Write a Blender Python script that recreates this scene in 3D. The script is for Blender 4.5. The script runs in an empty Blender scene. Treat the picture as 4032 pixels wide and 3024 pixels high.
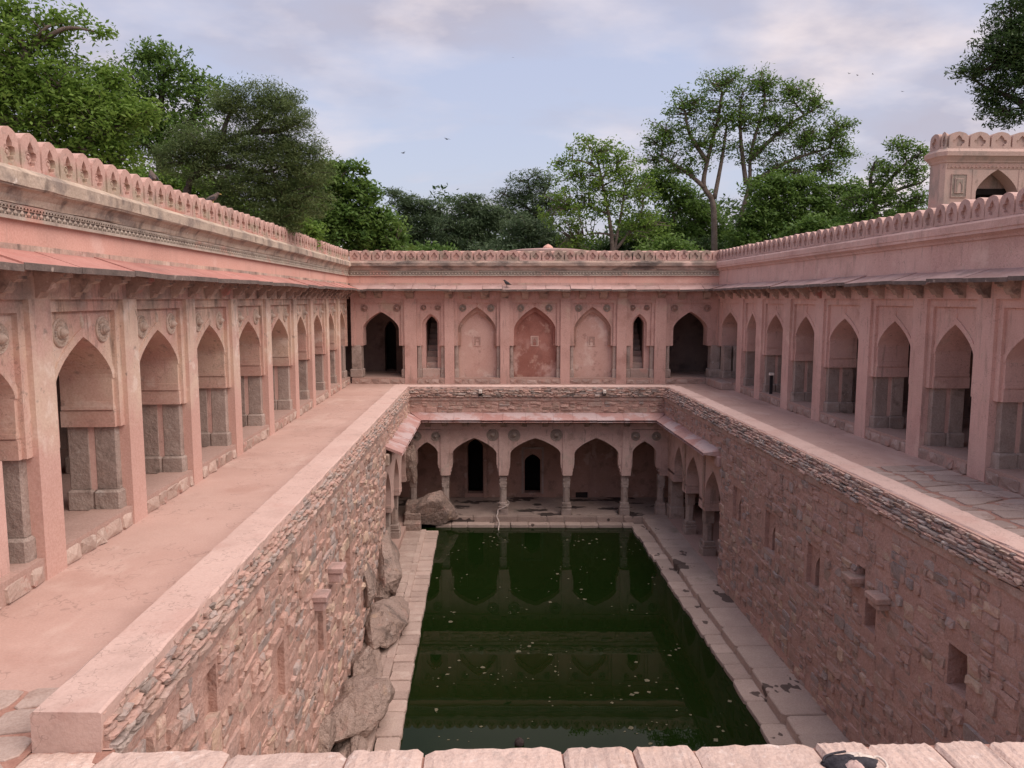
import bpy, math, random
import numpy as np
from mathutils import Matrix, Vector

# ------------------------------------------------------------------ camera, sky, sun, exposure
S = bpy.context.scene
COL = S.collection
F, CX, CY = 3028.0, 2016.0, 1512.0            # focal length and centre of the photograph, in its pixels
VP = (1040 * 1.8228, 645 * 1.8228)            # vanishing point of the long walls
CAM = np.array([0.0, 0.0, 3.3])
_y = np.array([VP[0] - CX, -(VP[1] - CY), F]); _y /= np.linalg.norm(_y)
_z = np.array([0, _y[2], -_y[1]]); _z /= np.linalg.norm(_z)
_x = np.cross(_y, _z)
if _x[0] < 0: _x = -_x
MW = np.array([_x, _y, _z])
def ray(u, v): return MW @ np.array([u - CX, -(v - CY), F])
def at(u, v, Y):                              # point on the pixel's ray at depth Y
    d = ray(u, v); return CAM + d * (Y / d[1])
def proj(p):
    c = MW.T @ (np.array(p) - CAM)
    return CX + F * c[0] / c[2], CY - F * c[1] / c[2], c[2]
cd = bpy.data.cameras.new('camera'); cam = bpy.data.objects.new('camera', cd); COL.objects.link(cam)
m = Matrix.Identity(4)
for i in range(3):
    m[i][0] = MW[i][0]; m[i][1] = MW[i][1]; m[i][2] = -MW[i][2]; m[i][3] = CAM[i]
cam.matrix_world = m
cd.sensor_width = 36.0; cd.lens = F / 4032 * 36.0; cd.clip_end = 3000; cd.clip_start = 0.05
S.camera = cam
S.render.resolution_x = 1024; S.render.resolution_y = 768

SUN_EL, SUN_AZ = 55.0, 28.0                    # azimuth from +X towards -Y
sl = bpy.data.lights.new('sun', 'SUN'); so = bpy.data.objects.new('sun', sl); COL.objects.link(so)
sl.energy = 1.5; sl.angle = math.radians(70); sl.color = (1.0, 0.86, 0.76)
_el, _az = math.radians(SUN_EL), math.radians(SUN_AZ)
sdir = Vector((math.cos(_el) * math.cos(_az), -math.cos(_el) * math.sin(_az), math.sin(_el)))
so.rotation_euler = sdir.to_track_quat('Z', 'Y').to_euler()
W = bpy.data.worlds.new('World'); S.world = W; W.use_nodes = True
def world():
    nt = W.node_tree; N = nt.nodes; L = nt.links
    for n in list(N): N.remove(n)
    out = N.new('ShaderNodeOutputWorld'); bg = N.new('ShaderNodeBackground'); bg.inputs[1].default_value = 0.100
    sky = N.new('ShaderNodeTexSky'); sky.sky_type = 'NISHITA'; sky.sun_disc = False
    sky.sun_elevation = _el; sky.sun_rotation = math.atan2(sdir.x, sdir.y); sky.air_density = 1.3; sky.dust_density = 2.5
    tc = N.new('ShaderNodeTexCoord'); sep = N.new('ShaderNodeSeparateXYZ'); L.new(tc.outputs['Generated'], sep.inputs[0])
    # clouds laid out on a high flat layer: direction divided by its height
    a = N.new('ShaderNodeMath'); a.operation = 'MAXIMUM'; L.new(sep.outputs[2], a.inputs[0]); a.inputs[1].default_value = 0.0
    b = N.new('ShaderNodeMath'); b.operation = 'ADD'; L.new(a.outputs[0], b.inputs[0]); b.inputs[1].default_value = 0.22
    dv = N.new('ShaderNodeVectorMath'); dv.operation = 'DIVIDE'; cb = N.new('ShaderNodeCombineXYZ')
    for i in range(3): L.new(b.outputs[0], cb.inputs[i])
    L.new(tc.outputs['Generated'], dv.inputs[0]); L.new(cb.outputs[0], dv.inputs[1])
    mp = N.new('ShaderNodeMapping'); mp.inputs['Scale'].default_value = (1.0, 1.15, 1.0); mp.inputs['Location'].default_value = (0.0, 0.0, 0.0)
    L.new(dv.outputs[0], mp.inputs[0])
    n1 = N.new('ShaderNodeTexNoise'); n1.inputs['Scale'].default_value = 0.95; n1.inputs['Detail'].default_value = 7; n1.inputs['Roughness'].default_value = 0.52
    n1.inputs['Distortion'].default_value = 0.25
    L.new(mp.outputs[0], n1.inputs['Vector'])
    r1 = N.new('ShaderNodeValToRGB'); r1.color_ramp.elements[0].position = 0.42; r1.color_ramp.elements[1].position = 0.60
    L.new(n1.outputs[0], r1.inputs[0])
    n2 = N.new('ShaderNodeTexNoise'); n2.inputs['Scale'].default_value = 3.2; n2.inputs['Detail'].default_value = 6; L.new(mp.outputs[0], n2.inputs['Vector'])
    r2 = N.new('ShaderNodeValToRGB'); r2.color_ramp.elements[0].position = 0.42; r2.color_ramp.elements[1].position = 0.66
    r2.color_ramp.elements[0].color = (2.15, 2.02, 2.4, 1); r2.color_ramp.elements[1].color = (4.0, 3.45, 3.4, 1)
    L.new(n2.outputs[0], r2.inputs[0])
    veil = N.new('ShaderNodeMix'); veil.data_type = 'RGBA'; veil.inputs[0].default_value = 0.74
    L.new(sky.outputs[0], veil.inputs[6]); veil.inputs[7].default_value = (2.15, 2.14, 2.8, 1)
    mx = N.new('ShaderNodeMix'); mx.data_type = 'RGBA'
    fm = N.new('ShaderNodeMath'); fm.operation = 'MULTIPLY'; fm.inputs[1].default_value = 0.85; L.new(r1.outputs[0], fm.inputs[0])
    L.new(fm.outputs[0], mx.inputs[0]); L.new(veil.outputs[2], mx.inputs[6]); L.new(r2.outputs[0], mx.inputs[7])
    L.new(mx.outputs[2], bg.inputs[0]); L.new(bg.outputs[0], out.inputs[0])
world()
S.view_settings.view_transform = 'Standard'; S.view_settings.look = 'None'; S.view_settings.gamma = 1.0
S.view_settings.use_curve_mapping = False
S.view_settings.exposure = 1.3

# ------------------------------------------------------------------ helpers
rng = random.Random(7)
U = rng.uniform
class MB:
    def __init__(s): s.v = []; s.f = []
    def add(s, vs, fs):
        o = len(s.v); s.v += [tuple(p) for p in vs]; s.f += [tuple(i + o for i in q) for q in fs]; return s
    def box(s, x0, x1, y0, y1, z0, z1):
        return s.add([(x0,y0,z0),(x1,y0,z0),(x1,y1,z0),(x0,y1,z0),(x0,y0,z1),(x1,y0,z1),(x1,y1,z1),(x0,y1,z1)],
                     [(0,3,2,1),(4,5,6,7),(0,1,5,4),(1,2,6,5),(2,3,7,6),(3,0,4,7)])
    def cbox(s, x0, x1, y0, y1, z0, z1, c=0.015):          # chamfered box
        vs = []; fs = []
        for z, d in ((z0, c), (z0 + c, 0), (z1 - c, 0), (z1, c)):
            a0, a1, b0, b1 = x0 + d, x1 - d, y0 + d, y1 - d
            e = c
            vs += [(a0+e,b0,z),(a1-e,b0,z),(a1,b0+e,z),(a1,b1-e,z),(a1-e,b1,z),(a0+e,b1,z),(a0,b1-e,z),(a0,b0+e,z)]
        for k in range(3):
            for i in range(8):
                j = (i + 1) % 8; fs.append((k*8+i, k*8+j, k*8+8+j, k*8+8+i))
        fs.append(tuple(range(7, -1, -1))); fs.append(tuple(range(24, 32)))
        return s.add(vs, fs)
    def prism(s, pts, y0, y1):                             # closed outline in x,z pushed from y0 to y1
        n = len(pts)
        s.add([(x, y0, z) for x, z in pts] + [(x, y1, z) for x, z in pts],
              [tuple(range(n)), tuple(range(2*n-1, n-1, -1))] + [(i, i+n, (i+1) % n + n, (i+1) % n) for i in range(n)])
        return s
    def xprism(s, pts, x0, x1):                            # closed outline in y,z pushed from x0 to x1
        n = len(pts)
        s.add([(x0, y, z) for y, z in pts] + [(x1, y, z) for y, z in pts],
              [tuple(range(n)), tuple(range(2*n-1, n-1, -1))] + [(i, i+n, (i+1) % n + n, (i+1) % n) for i in range(n)])
        return s
    def lathe(s, prof, n=16, c=(0,0,0), axis='z'):
        vs = []; fs = []
        for r, h in prof:
            for i in range(n):
                a = 2*math.pi*i/n
                if axis == 'z': vs.append((c[0]+r*math.cos(a), c[1]+r*math.sin(a), c[2]+h))
                else: vs.append((c[0]+r*math.cos(a), c[1]-h, c[2]+r*math.sin(a)))     # axis -y: h stands proud of the wall
        for k in range(len(prof)-1):
            for i in range(n):
                j = (i+1) % n; fs.append((k*n+i, k*n+j, k*n+n+j, k*n+n+i))
        fs.append(tuple(range(n-1,-1,-1))); fs.append(tuple(range((len(prof)-1)*n, len(prof)*n)))
        return s.add(vs, fs)
    def tube(s, pts, rad, n=7):
        pts = [Vector(p) for p in pts]; vs = []; fs = []; ref = Vector((0.31, 0.17, 0.93))
        for k, p in enumerate(pts):
            t = (pts[min(k+1, len(pts)-1)] - pts[max(k-1, 0)]); t = t.normalized() if t.length > 1e-9 else Vector((0,0,1))
            a = t.cross(ref); a = a.normalized() if a.length > 0.05 else t.cross(Vector((1,0,0))).normalized()
            b = t.cross(a); r = rad[k] if hasattr(rad, '__len__') else rad
            for i in range(n):
                w = 2*math.pi*i/n; vs.append(p + a*(r*math.cos(w)) + b*(r*math.sin(w)))
        for k in range(len(pts)-1):
            for i in range(n):
                j = (i+1) % n; fs.append((k*n+i, k*n+j, k*n+n+j, k*n+n+i))
        fs.append(tuple(range(n-1,-1,-1))); fs.append(tuple(range((len(pts)-1)*n, len(pts)*n)))
        return s.add(vs, fs)
    def arch(s, x0, x1, zb, zt, a0, a1, zs, za, y0, y1, k=0.5, N=18):   # wall block with a pointed opening
        prof = arch_pts(a0, a1, zs, za, k, N)
        low = [(x0, zb), (a0, zb)]
        xs = [(x0, zb, a0, zb)] + [(prof[i][0], prof[i][1], prof[i+1][0], prof[i+1][1]) for i in range(len(prof)-1)] + [(a1, zb, x1, zb)]
        for xa, za_, xb, zb_ in xs:
            if xb - xa < 1e-5: continue
            s.add([(xa,y0,za_),(xb,y0,zb_),(xb,y0,zt),(xa,y0,zt)], [(0,1,2,3)])
            s.add([(xa,y1,za_),(xb,y1,zb_),(xb,y1,zt),(xa,y1,zt)], [(3,2,1,0)])
        loop = [(x0,zb)] + ([(a0,zb)] if zs > zb + 1e-5 else []) + prof + ([(a1,zb)] if zs > zb + 1e-5 else []) + [(x1,zb),(x1,zt),(x0,zt)]
        for i in range(len(loop)):
            a, b = loop[i], loop[(i+1) % len(loop)]
            s.add([(a[0],y0,a[1]),(b[0],y0,b[1]),(b[0],y1,b[1]),(a[0],y1,a[1])], [(3,2,1,0)])
        return s
    def archband(s, a0, a1, zs, za, w, y0, y1, k=0.5, N=18):            # raised band that follows an arch
        A = arch_pts(a0, a1, zs, za, k, N); B = arch_pts(a0 - w, a1 + w, zs, za + w*1.35, k, N); n = len(A)
        vs = [(x,y0,z) for x,z in A] + [(x,y0,z) for x,z in B] + [(x,y1,z) for x,z in A] + [(x,y1,z) for x,z in B]; fs = []
        for i in range(n-1):
            fs += [(i,i+1,n+i+1,n+i), (n+i,n+i+1,3*n+i+1,3*n+i), (2*n+i,2*n+i+1,i+1,i)]
        fs += [(0,n,3*n,2*n), (n-1,3*n-1,4*n-1,2*n-1)]
        return s.add(vs, fs)
def arch_pts(a0, a1, zs, za, k=0.5, N=18):
    c, h = (a0+a1)/2, (a1-a0)/2; out = []
    for i in range(N+1):
        th = -math.pi/2 + math.pi*i/N; t = abs(math.sin(th)); x = c + h*math.sin(th)
        out.append((x, zs + (za-zs)*(k*(1-t) + (1-k)*math.sqrt(max(0, 1-t*t)))))
    out[0] = (a0, zs); out[-1] = (a1, zs)
    return out
def mesh(name, mb, mat, smooth=False):
    me = bpy.data.meshes.new(name); me.from_pydata(mb.v, [], mb.f)
    if mat: me.materials.append(mat)
    if smooth: me.polygons.foreach_set('use_smooth', [True]*len(me.polygons))
    me.update(); return me
def inst(name, me, parent=None, loc=(0,0,0), rot=(0,0,0), sc=(1,1,1)):
    o = bpy.data.objects.new(name, me); COL.objects.link(o); o.parent = parent
    o.location = loc; o.rotation_euler = rot; o.scale = sc; return o
def mk(name, mb, mat, parent=None, smooth=False, loc=(0,0,0), rot=(0,0,0)):
    return inst(name, mesh(name, mb, mat, smooth), parent, loc, rot)
def tag(o, label=None, cat=None, group=None, kind=None):
    if label: o['label'] = label
    if cat: o['category'] = cat
    if group: o['group'] = group
    if kind: o['kind'] = kind
    return o
def thing(name, label, cat, loc=(0,0,0), rz=0.0, group=None, kind=None):
    o = bpy.data.objects.new(name, None); COL.objects.link(o); o.location = loc; o.rotation_euler = (0,0,rz)
    o.empty_display_size = 0.2
    return tag(o, label, cat, group, kind)

# ------------------------------------------------------------------ materials
def tone(c, k=0.24, g=1.16):
    l = 0.30*c[0] + 0.59*c[1] + 0.11*c[2]
    return tuple(min(0.82, (v*(1-k) + l*k)*g*w) for v, w in zip(c, (0.99, 0.985, 0.975)))
def dim(l, k): return tuple(v*k for v in l)
def mat(name, c1, c2, scale=1.2, layers=(), bump=0.25, bscale=14, bdist=0.02, rough=0.9, var=0.0, hue=0.0, fine=0.12, spec=0.25, k=1.0):
    c1, c2 = dim(tone(c1), k), dim(tone(c2), k); layers = [(dim(tone(l[0]), k),) + tuple(l[1:]) for l in layers]
    M = bpy.data.materials.new(name); M.use_nodes = True; nt = M.node_tree; N = nt.nodes; L = nt.links
    bs = N['Principled BSDF']; bs.inputs['Roughness'].default_value = rough; bs.inputs['Specular IOR Level'].default_value = spec
    g = N.new('ShaderNodeNewGeometry'); pos = g.outputs['Position']
    def noise(sc, det=5, ro=0.6, st=None, off=0.0, dis=0.0):
        v = pos
        mp = N.new('ShaderNodeMapping'); L.new(pos, mp.inputs[0]); mp.inputs['Location'].default_value = (off, off*1.7, off*0.6)
        if st: mp.inputs['Scale'].default_value = st
        n = N.new('ShaderNodeTexNoise'); n.inputs['Scale'].default_value = sc; n.inputs['Detail'].default_value = det; n.inputs['Roughness'].default_value = ro
        n.inputs['Distortion'].default_value = dis
        L.new(mp.outputs[0], n.inputs['Vector']); return n.outputs[0]
    def smooth(val, lo, hi):
        r = N.new('ShaderNodeMapRange'); r.interpolation_type = 'SMOOTHSTEP'; L.new(val, r.inputs[0])
        r.inputs[1].default_value = lo; r.inputs[2].default_value = hi; return r.outputs[0]
    def mix(fac, a, b, mode='MIX'):
        x = N.new('ShaderNodeMix'); x.data_type = 'RGBA'; x.blend_type = mode
        for sock, val in ((0, fac), (6, a), (7, b)):
            if hasattr(val, 'is_linked') or hasattr(val, 'node'): L.new(val, x.inputs[sock])
            elif sock == 0: x.inputs[0].default_value = val
            else: x.inputs[sock].default_value = (*val, 1)
        return x.outputs[2]
    def math_(op, a, b):
        x = N.new('ShaderNodeMath'); x.operation = op
        for i, v in ((0, a), (1, b)):
            if hasattr(v, 'node'): L.new(v, x.inputs[i])
            else: x.inputs[i].default_value = v
        return x.outputs[0]
    col = mix(smooth(noise(scale, 4, 0.62), 0.3, 0.7), c1, c2)
    if var or hue:
        oi = N.new('ShaderNodeObjectInfo'); at_ = N.new('ShaderNodeAttribute'); at_.attribute_name = 'rnd'
        r = math_('FRACT', math_('ADD', oi.outputs['Random'], at_.outputs['Fac']), 0)
        r2 = math_('FRACT', math_('MULTIPLY', r, 7.31), 0)
        hs = N.new('ShaderNodeHueSaturation'); L.new(col, hs.inputs['Color'])
        L.new(math_('ADD', math_('MULTIPLY', r, 2*var), 1-var), hs.inputs['Value'])
        L.new(math_('ADD', math_('MULTIPLY', r2, 0.9*min(1, hue*10)), 1-0.6*min(1, hue*10)), hs.inputs['Saturation'])
        L.new(math_('ADD', math_('MULTIPLY', r2, hue), 0.5-hue/2), hs.inputs['Hue'])
        col = hs.outputs[0]
    k = 0
    for ly in layers:      # (colour, noise scale, lo, hi, options)
        c, sc, lo, hi = ly[:4]; o = ly[4] if len(ly) > 4 else {}
        k += 1
        nz = noise(sc, o.get('det', 4), o.get('ro', 0.6), o.get('st'), 3.7*k, o.get('dis', 0.0))
        if 'line' in o: f = math_('SUBTRACT', 1.0, smooth(math_('ABSOLUTE', math_('SUBTRACT', nz, 0.5), 0), 0.0, o['line']))
        else: f = smooth(nz, lo, hi)
        if 'z' in o:
            z0, z1, z2, z3 = o['z']; sp = N.new('ShaderNodeSeparateXYZ'); L.new(pos, sp.inputs[0])
            w = noise(1.7, 3, 0.65, None, 1.3*k); zz = math_('ADD', sp.outputs[2], math_('MULTIPLY', math_('SUBTRACT', w, 0.5), o.get('wob', 0.9)))
            f = math_('MULTIPLY', f, smooth(zz, z0, z1))
            if z3 is not None: f = math_('MULTIPLY', f, math_('SUBTRACT', 1.0, smooth(zz, z2, z3)))
        f = math_('MULTIPLY', f, o.get('a', 1.0)); col = mix(f, col, c)
    fn = noise(38, 2, 0.7)
    col = mix(fine*2, col, mix(smooth(fn, 0.25, 0.75), (0.25,0.25,0.25), (1,1,1)), 'SOFT_LIGHT') if fine else col
    L.new(col, bs.inputs['Base Color'])
    if bump:
        bp = N.new('ShaderNodeBump'); bp.inputs['Strength'].default_value = bump; bp.inputs['Distance'].default_value = bdist
        L.new(math_('ADD', noise(bscale, 4, 0.65), math_('MULTIPLY', noise(bscale*0.22, 3, 0.5), 1.2)), bp.inputs['Height'])
        L.new(bp.outputs[0], bs.inputs['Normal'])
    return M
PINK = (0.50, 0.245, 0.185); PINK2 = (0.56, 0.30, 0.235); CREAM = (0.62, 0.46, 0.325); GREY = (0.20, 0.155, 0.13); SOOT = (0.085, 0.065, 0.055)
MT = {}
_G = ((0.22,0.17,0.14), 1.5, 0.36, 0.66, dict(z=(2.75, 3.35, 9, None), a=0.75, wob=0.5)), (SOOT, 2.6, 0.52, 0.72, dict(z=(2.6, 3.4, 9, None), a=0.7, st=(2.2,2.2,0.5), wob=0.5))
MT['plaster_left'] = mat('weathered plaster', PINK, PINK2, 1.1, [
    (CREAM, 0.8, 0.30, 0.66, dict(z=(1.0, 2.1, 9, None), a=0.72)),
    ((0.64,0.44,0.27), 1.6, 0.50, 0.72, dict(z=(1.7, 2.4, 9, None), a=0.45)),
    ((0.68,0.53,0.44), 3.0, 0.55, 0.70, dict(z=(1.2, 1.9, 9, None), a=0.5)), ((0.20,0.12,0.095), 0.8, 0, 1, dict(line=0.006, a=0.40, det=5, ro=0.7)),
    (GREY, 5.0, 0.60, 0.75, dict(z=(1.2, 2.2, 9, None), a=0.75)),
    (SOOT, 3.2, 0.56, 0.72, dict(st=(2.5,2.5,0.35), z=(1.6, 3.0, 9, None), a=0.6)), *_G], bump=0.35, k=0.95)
MT['pilaster_left'] = mat('pilaster plaster', (0.54,0.29,0.225), (0.56,0.31,0.25), 1.1, [
    (CREAM, 1.1, 0.30, 0.60, dict(z=(1.2, 2.0, 9, None), a=0.75, wob=1.4)),
    ((0.70,0.56,0.47), 3.2, 0.54, 0.66, dict(z=(1.3, 1.8, 9, None), a=0.6)),
    (GREY, 6.0, 0.60, 0.72, dict(z=(1.4, 2.2, 9, None), a=0.7)),
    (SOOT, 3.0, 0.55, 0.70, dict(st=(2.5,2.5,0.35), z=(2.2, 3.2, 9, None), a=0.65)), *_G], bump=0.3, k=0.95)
MT['plaster_right'] = mat('pink plaster', (0.50,0.275,0.225), (0.56,0.33,0.27), 0.9, [((0.20,0.12,0.095), 0.8, 0, 1, dict(line=0.006, a=0.40, det=5, ro=0.7)), ((0.25,0.16,0.125), 2.4, 0.55, 0.76, dict(a=0.6, st=(1.8,1.8,0.30))), ((0.16,0.115,0.10), 4.5, 0.60, 0.74, dict(a=0.5, st=(2.2,2.2,0.22))), ((0.36,0.20,0.155), 0.55, 0.50, 0.68, dict(a=0.45)), 
    ((0.36,0.17,0.14), 1.1, 0.56, 0.75, dict(a=0.55, st=(1,1,0.6))),
    ((0.60,0.40,0.32), 1.7, 0.60, 0.72, dict(a=0.5)),
    ((0.45,0.33,0.25), 2.6, 0.60, 0.74, dict(a=0.5, z=(1.0, 2.0, 9, None)))], bump=0.22, k=1.12)
MT['plaster_back'] = mat('back plaster', (0.47,0.25,0.20), (0.54,0.305,0.25), 0.9, [((0.20,0.12,0.095), 0.8, 0, 1, dict(line=0.006, a=0.40, det=5, ro=0.7)), ((0.25,0.16,0.125), 2.4, 0.55, 0.76, dict(a=0.6, st=(1.8,1.8,0.30))), ((0.16,0.115,0.10), 4.5, 0.60, 0.74, dict(a=0.5, st=(2.2,2.2,0.22))), ((0.36,0.20,0.155), 0.55, 0.50, 0.68, dict(a=0.45)), 
    ((0.34,0.16,0.12), 1.3, 0.54, 0.72, dict(a=0.6)),
    ((0.47,0.36,0.25), 1.5, 0.54, 0.70, dict(a=0.55, z=(2.2, 3.0, 9, None))),
    (GREY, 4.0, 0.60, 0.74, dict(a=0.5, st=(1.6,1.6,0.6), z=(2.0, 3.2, 9, None)))], bump=0.25)
MT['plaster_upper'] = mat('upper plaster', (0.60,0.285,0.21), (0.62,0.32,0.24), 0.7, [
    ((0.30,0.19,0.15), 2.6, 0.56, 0.76, dict(a=0.55, st=(2,2,0.3))), ((0.46,0.23,0.17), 0.7, 0.50, 0.70, dict(a=0.55)), ((0.68,0.42,0.34), 1.4, 0.60, 0.72, dict(a=0.5))], bump=0.18, k=1.0)
MT['plaster_red'] = mat('red plaster', (0.27,0.09,0.06), (0.36,0.14,0.10), 1.0, [
    ((0.52,0.30,0.245), 1.3, 0.46, 0.60, dict(a=0.9, z=(-1, 0, 0.9, 2.0))), ((0.46,0.25,0.18), 2.4, 0.56, 0.66, dict(a=0.8)),
    ((0.20,0.07,0.05), 2.0, 0.5, 0.7, dict(a=0.5))], bump=0.3)
MT['stain_ring'] = mat('stained plaster', (0.40,0.215,0.16), (0.33,0.175,0.125), 1.2, [((0.20,0.12,0.09), 2.2, 0.5, 0.66, dict(a=0.7)), ((0.50,0.33,0.26), 2.0, 0.58, 0.68, dict(a=0.6))], bump=0.35)
MT['plaster_pale'] = mat('pale plaster', (0.55,0.33,0.265), (0.50,0.275,0.215), 0.9, [
    ((0.62,0.45,0.37), 1.6, 0.52, 0.64, dict(a=0.7)), ((0.30,0.16,0.12), 3.2, 0.58, 0.70, dict(a=0.6))], bump=0.25)
MT['plaster_lower'] = mat('lower plaster', (0.53,0.32,0.265), (0.58,0.37,0.31), 1.0, [((0.20,0.12,0.095), 0.8, 0, 1, dict(line=0.006, a=0.40, det=5, ro=0.7)), ((0.25,0.16,0.125), 2.4, 0.55, 0.76, dict(a=0.6, st=(1.8,1.8,0.30))), ((0.16,0.115,0.10), 4.5, 0.60, 0.74, dict(a=0.5, st=(2.2,2.2,0.22))), ((0.36,0.20,0.155), 0.55, 0.50, 0.68, dict(a=0.45)), 
    ((0.30,0.19,0.15), 1.6, 0.54, 0.70, dict(a=0.6)), ((0.42,0.33,0.25), 2.4, 0.56, 0.7, dict(a=0.5)),
    (GREY, 3.6, 0.60, 0.72, dict(a=0.55, st=(1.6,1.6,0.5)))], bump=0.25)
MT['cornice_old'] = mat('old cornice', (0.46,0.345,0.25), (0.38,0.28,0.20), 1.4, [
    (GREY, 2.2, 0.46, 0.66, dict(a=0.8)), (SOOT, 3.4, 0.55, 0.72, dict(a=0.7, st=(1,1,0.5))), ((0.60,0.35,0.27), 1.1, 0.60, 0.70, dict(a=0.7)),
    ((0.70,0.62,0.52), 4.0, 0.66, 0.74, dict(a=0.7))], bump=0.5, bdist=0.03)
MT['cornice_back'] = mat('soot stained cornice', (0.40,0.265,0.20), (0.34,0.225,0.17), 1.2, [((0.17,0.13,0.11), 1.1, 0.42, 0.62, dict(a=0.85, st=(1,1,2.0))), (SOOT, 2.0, 0.50, 0.68, dict(a=0.85, st=(0.7,0.7,2.0))), ((0.55,0.34,0.27), 0.8, 0.58, 0.68, dict(a=0.8))], bump=0.6, bdist=0.03)
MT['frieze_old'] = mat('carved frieze', (0.44,0.36,0.28), (0.35,0.27,0.21), 2.0, [((0.52,0.25,0.18), 0.9, 0.55, 0.66, dict(a=0.8)), (GREY, 3.0, 0.5, 0.7, dict(a=0.7))], bump=0.4)
MT['merlon_left'] = mat('merlon plaster left', (0.47,0.25,0.195), (0.52,0.295,0.23), 1.2, [((0.30,0.20,0.16), 1.3, 0.52, 0.70, dict(a=0.6)), 
    ((0.34,0.26,0.17), 2.2, 0.44, 0.60, dict(z=(4.45, 4.6, 4.85, 5.0), wob=0.25, a=0.85)), ((0.48,0.15,0.10), 1.6, 0.5, 0.6, dict(z=(4.4,4.5,4.72,4.82), wob=0.15, a=0.8)), (GREY, 5, 0.6, 0.72, dict(a=0.5))], bump=0.3)
MT['merlon_right'] = mat('merlon plaster right', (0.44,0.25,0.205), (0.50,0.30,0.25), 1.0, [((0.30,0.19,0.15), 1.3, 0.52, 0.70, dict(a=0.6)), ((0.20,0.15,0.125), 3.5, 0.58, 0.74, dict(a=0.5))], bump=0.35)
MT['merlon_back'] = mat('merlon plaster back', (0.48,0.26,0.205), (0.53,0.31,0.25), 0.9, [
    ((0.30,0.22,0.16), 1.6, 0.46, 0.6, dict(a=0.85)), (SOOT, 2.6, 0.58, 0.72, dict(a=0.7))], bump=0.4)
MT['eave_red'] = mat('red stone slab', (0.43,0.15,0.115), (0.50,0.21,0.165), 1.3, [((0.20,0.11,0.09), 1.6, 0.55, 0.75, dict(a=0.6)), ((0.16,0.11,0.095), 3.0, 0.60, 0.74, dict(a=0.6, st=(1,1,0.4))), ((0.56,0.25,0.20), 2.0, 0.55, 0.68, dict(a=0.5)), ((0.25,0.08,0.07), 3.0, 0.6, 0.72, dict(a=0.6))], bump=0.25, var=0.16, rough=0.75, k=0.9)
MT['eave_grey'] = mat('grey red slab', (0.36,0.20,0.17), (0.44,0.27,0.24), 1.8, [((0.22,0.15,0.13), 2.2, 0.52, 0.68, dict(a=0.7)), ((0.50,0.36,0.33), 4.0, 0.6, 0.7, dict(a=0.6))], bump=0.3, var=0.14, rough=0.7, k=1.0)
MT['eave_lower'] = mat('lower eave slab', (0.42,0.18,0.15), (0.46,0.25,0.22), 1.2, [((0.20,0.13,0.115), 2.0, 0.56, 0.74, dict(a=0.6)), ((0.50,0.36,0.35), 1.4, 0.46, 0.56, dict(a=0.85)), ((0.30,0.15,0.13), 3.5, 0.6, 0.7, dict(a=0.5))], bump=0.2, var=0.05, rough=0.6, k=0.85)
MT['eave_edge'] = mat('dark slab edge', (0.10,0.075,0.065), (0.17,0.12,0.10), 3.0, [((0.32,0.24,0.2), 6, 0.6, 0.7)], bump=0.5)
MT['bracket'] = mat('bracket stone', (0.30,0.195,0.15), (0.36,0.25,0.19), 2.2, [(SOOT, 2.6, 0.5, 0.68, dict(a=0.75)), ((0.36,0.09,0.07), 0.8, 0.60, 0.66, dict(a=0.8)), ((0.56,0.42,0.35), 5, 0.62, 0.7, dict(a=0.6))], bump=0.5, var=0.15)
MT['pillar'] = mat('grey pillar stone', (0.29,0.205,0.17), (0.37,0.28,0.235), 1.6, [((0.15,0.11,0.09), 2.2, 0.54, 0.70, dict(a=0.7)), ((0.40,0.27,0.21), 1.3, 0.58, 0.70, dict(a=0.6)), ((0.44,0.38,0.34), 6.0, 0.62, 0.74, dict(a=0.6))], bump=0.7, bscale=16, bdist=0.03, var=0.12)
MT['plinth'] = mat('plinth stone', (0.50,0.355,0.285), (0.44,0.29,0.23), 2.2, [((0.48,0.22,0.17), 2.6, 0.54, 0.66, dict(a=0.8)), ((0.62,0.50,0.42), 5, 0.6, 0.72, dict(a=0.7))], bump=0.6, bdist=0.025, var=0.16, k=0.85)
MT['plinth_grey'] = mat('grey plinth stone', (0.40,0.27,0.225), (0.35,0.23,0.185), 2.2, [((0.40,0.20,0.155), 2.6, 0.54, 0.66, dict(a=0.8)), ((0.5,0.38,0.32), 5, 0.6, 0.72, dict(a=0.7))], bump=0.6, bdist=0.025, var=0.16)
MT['medallion'] = mat('medallion stone', (0.50,0.37,0.29), (0.40,0.29,0.22), 3.0, [(GREY, 6, 0.5, 0.7, dict(a=0.6))], bump=0.4)
MT['medallion_grey'] = mat('grey medallion stone', (0.29,0.215,0.175), (0.35,0.265,0.21), 3.0, [(SOOT, 6, 0.55, 0.7, dict(a=0.6))], bump=0.4)
MT['medallion_pink'] = mat('pink medallion stone', (0.40,0.22,0.175), (0.36,0.22,0.17), 3.0, [(GREY, 6, 0.55, 0.7, dict(a=0.5))], bump=0.4)
MT['floor'] = mat('lime floor', (0.50,0.285,0.225), (0.56,0.34,0.275), 0.55, [((0.36,0.20,0.155), 0.45, 0.52, 0.74, dict(a=0.55)), ((0.66,0.46,0.38), 0.7, 0.56, 0.74, dict(a=0.5)), ((0.20,0.12,0.095), 0.5, 0, 1, dict(line=0.006, a=0.40, det=5, ro=0.7)), ((0.43,0.22,0.165), 0.8, 0.55, 0.72, dict(a=0.5)), ((0.62,0.42,0.345), 1.3, 0.56, 0.70, dict(a=0.5, st=(1,0.4,1))), ((0.30,0.17,0.13), 9, 0.70, 0.76, dict(a=0.6))], bump=0.3, fine=0.06, k=0.86)
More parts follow.
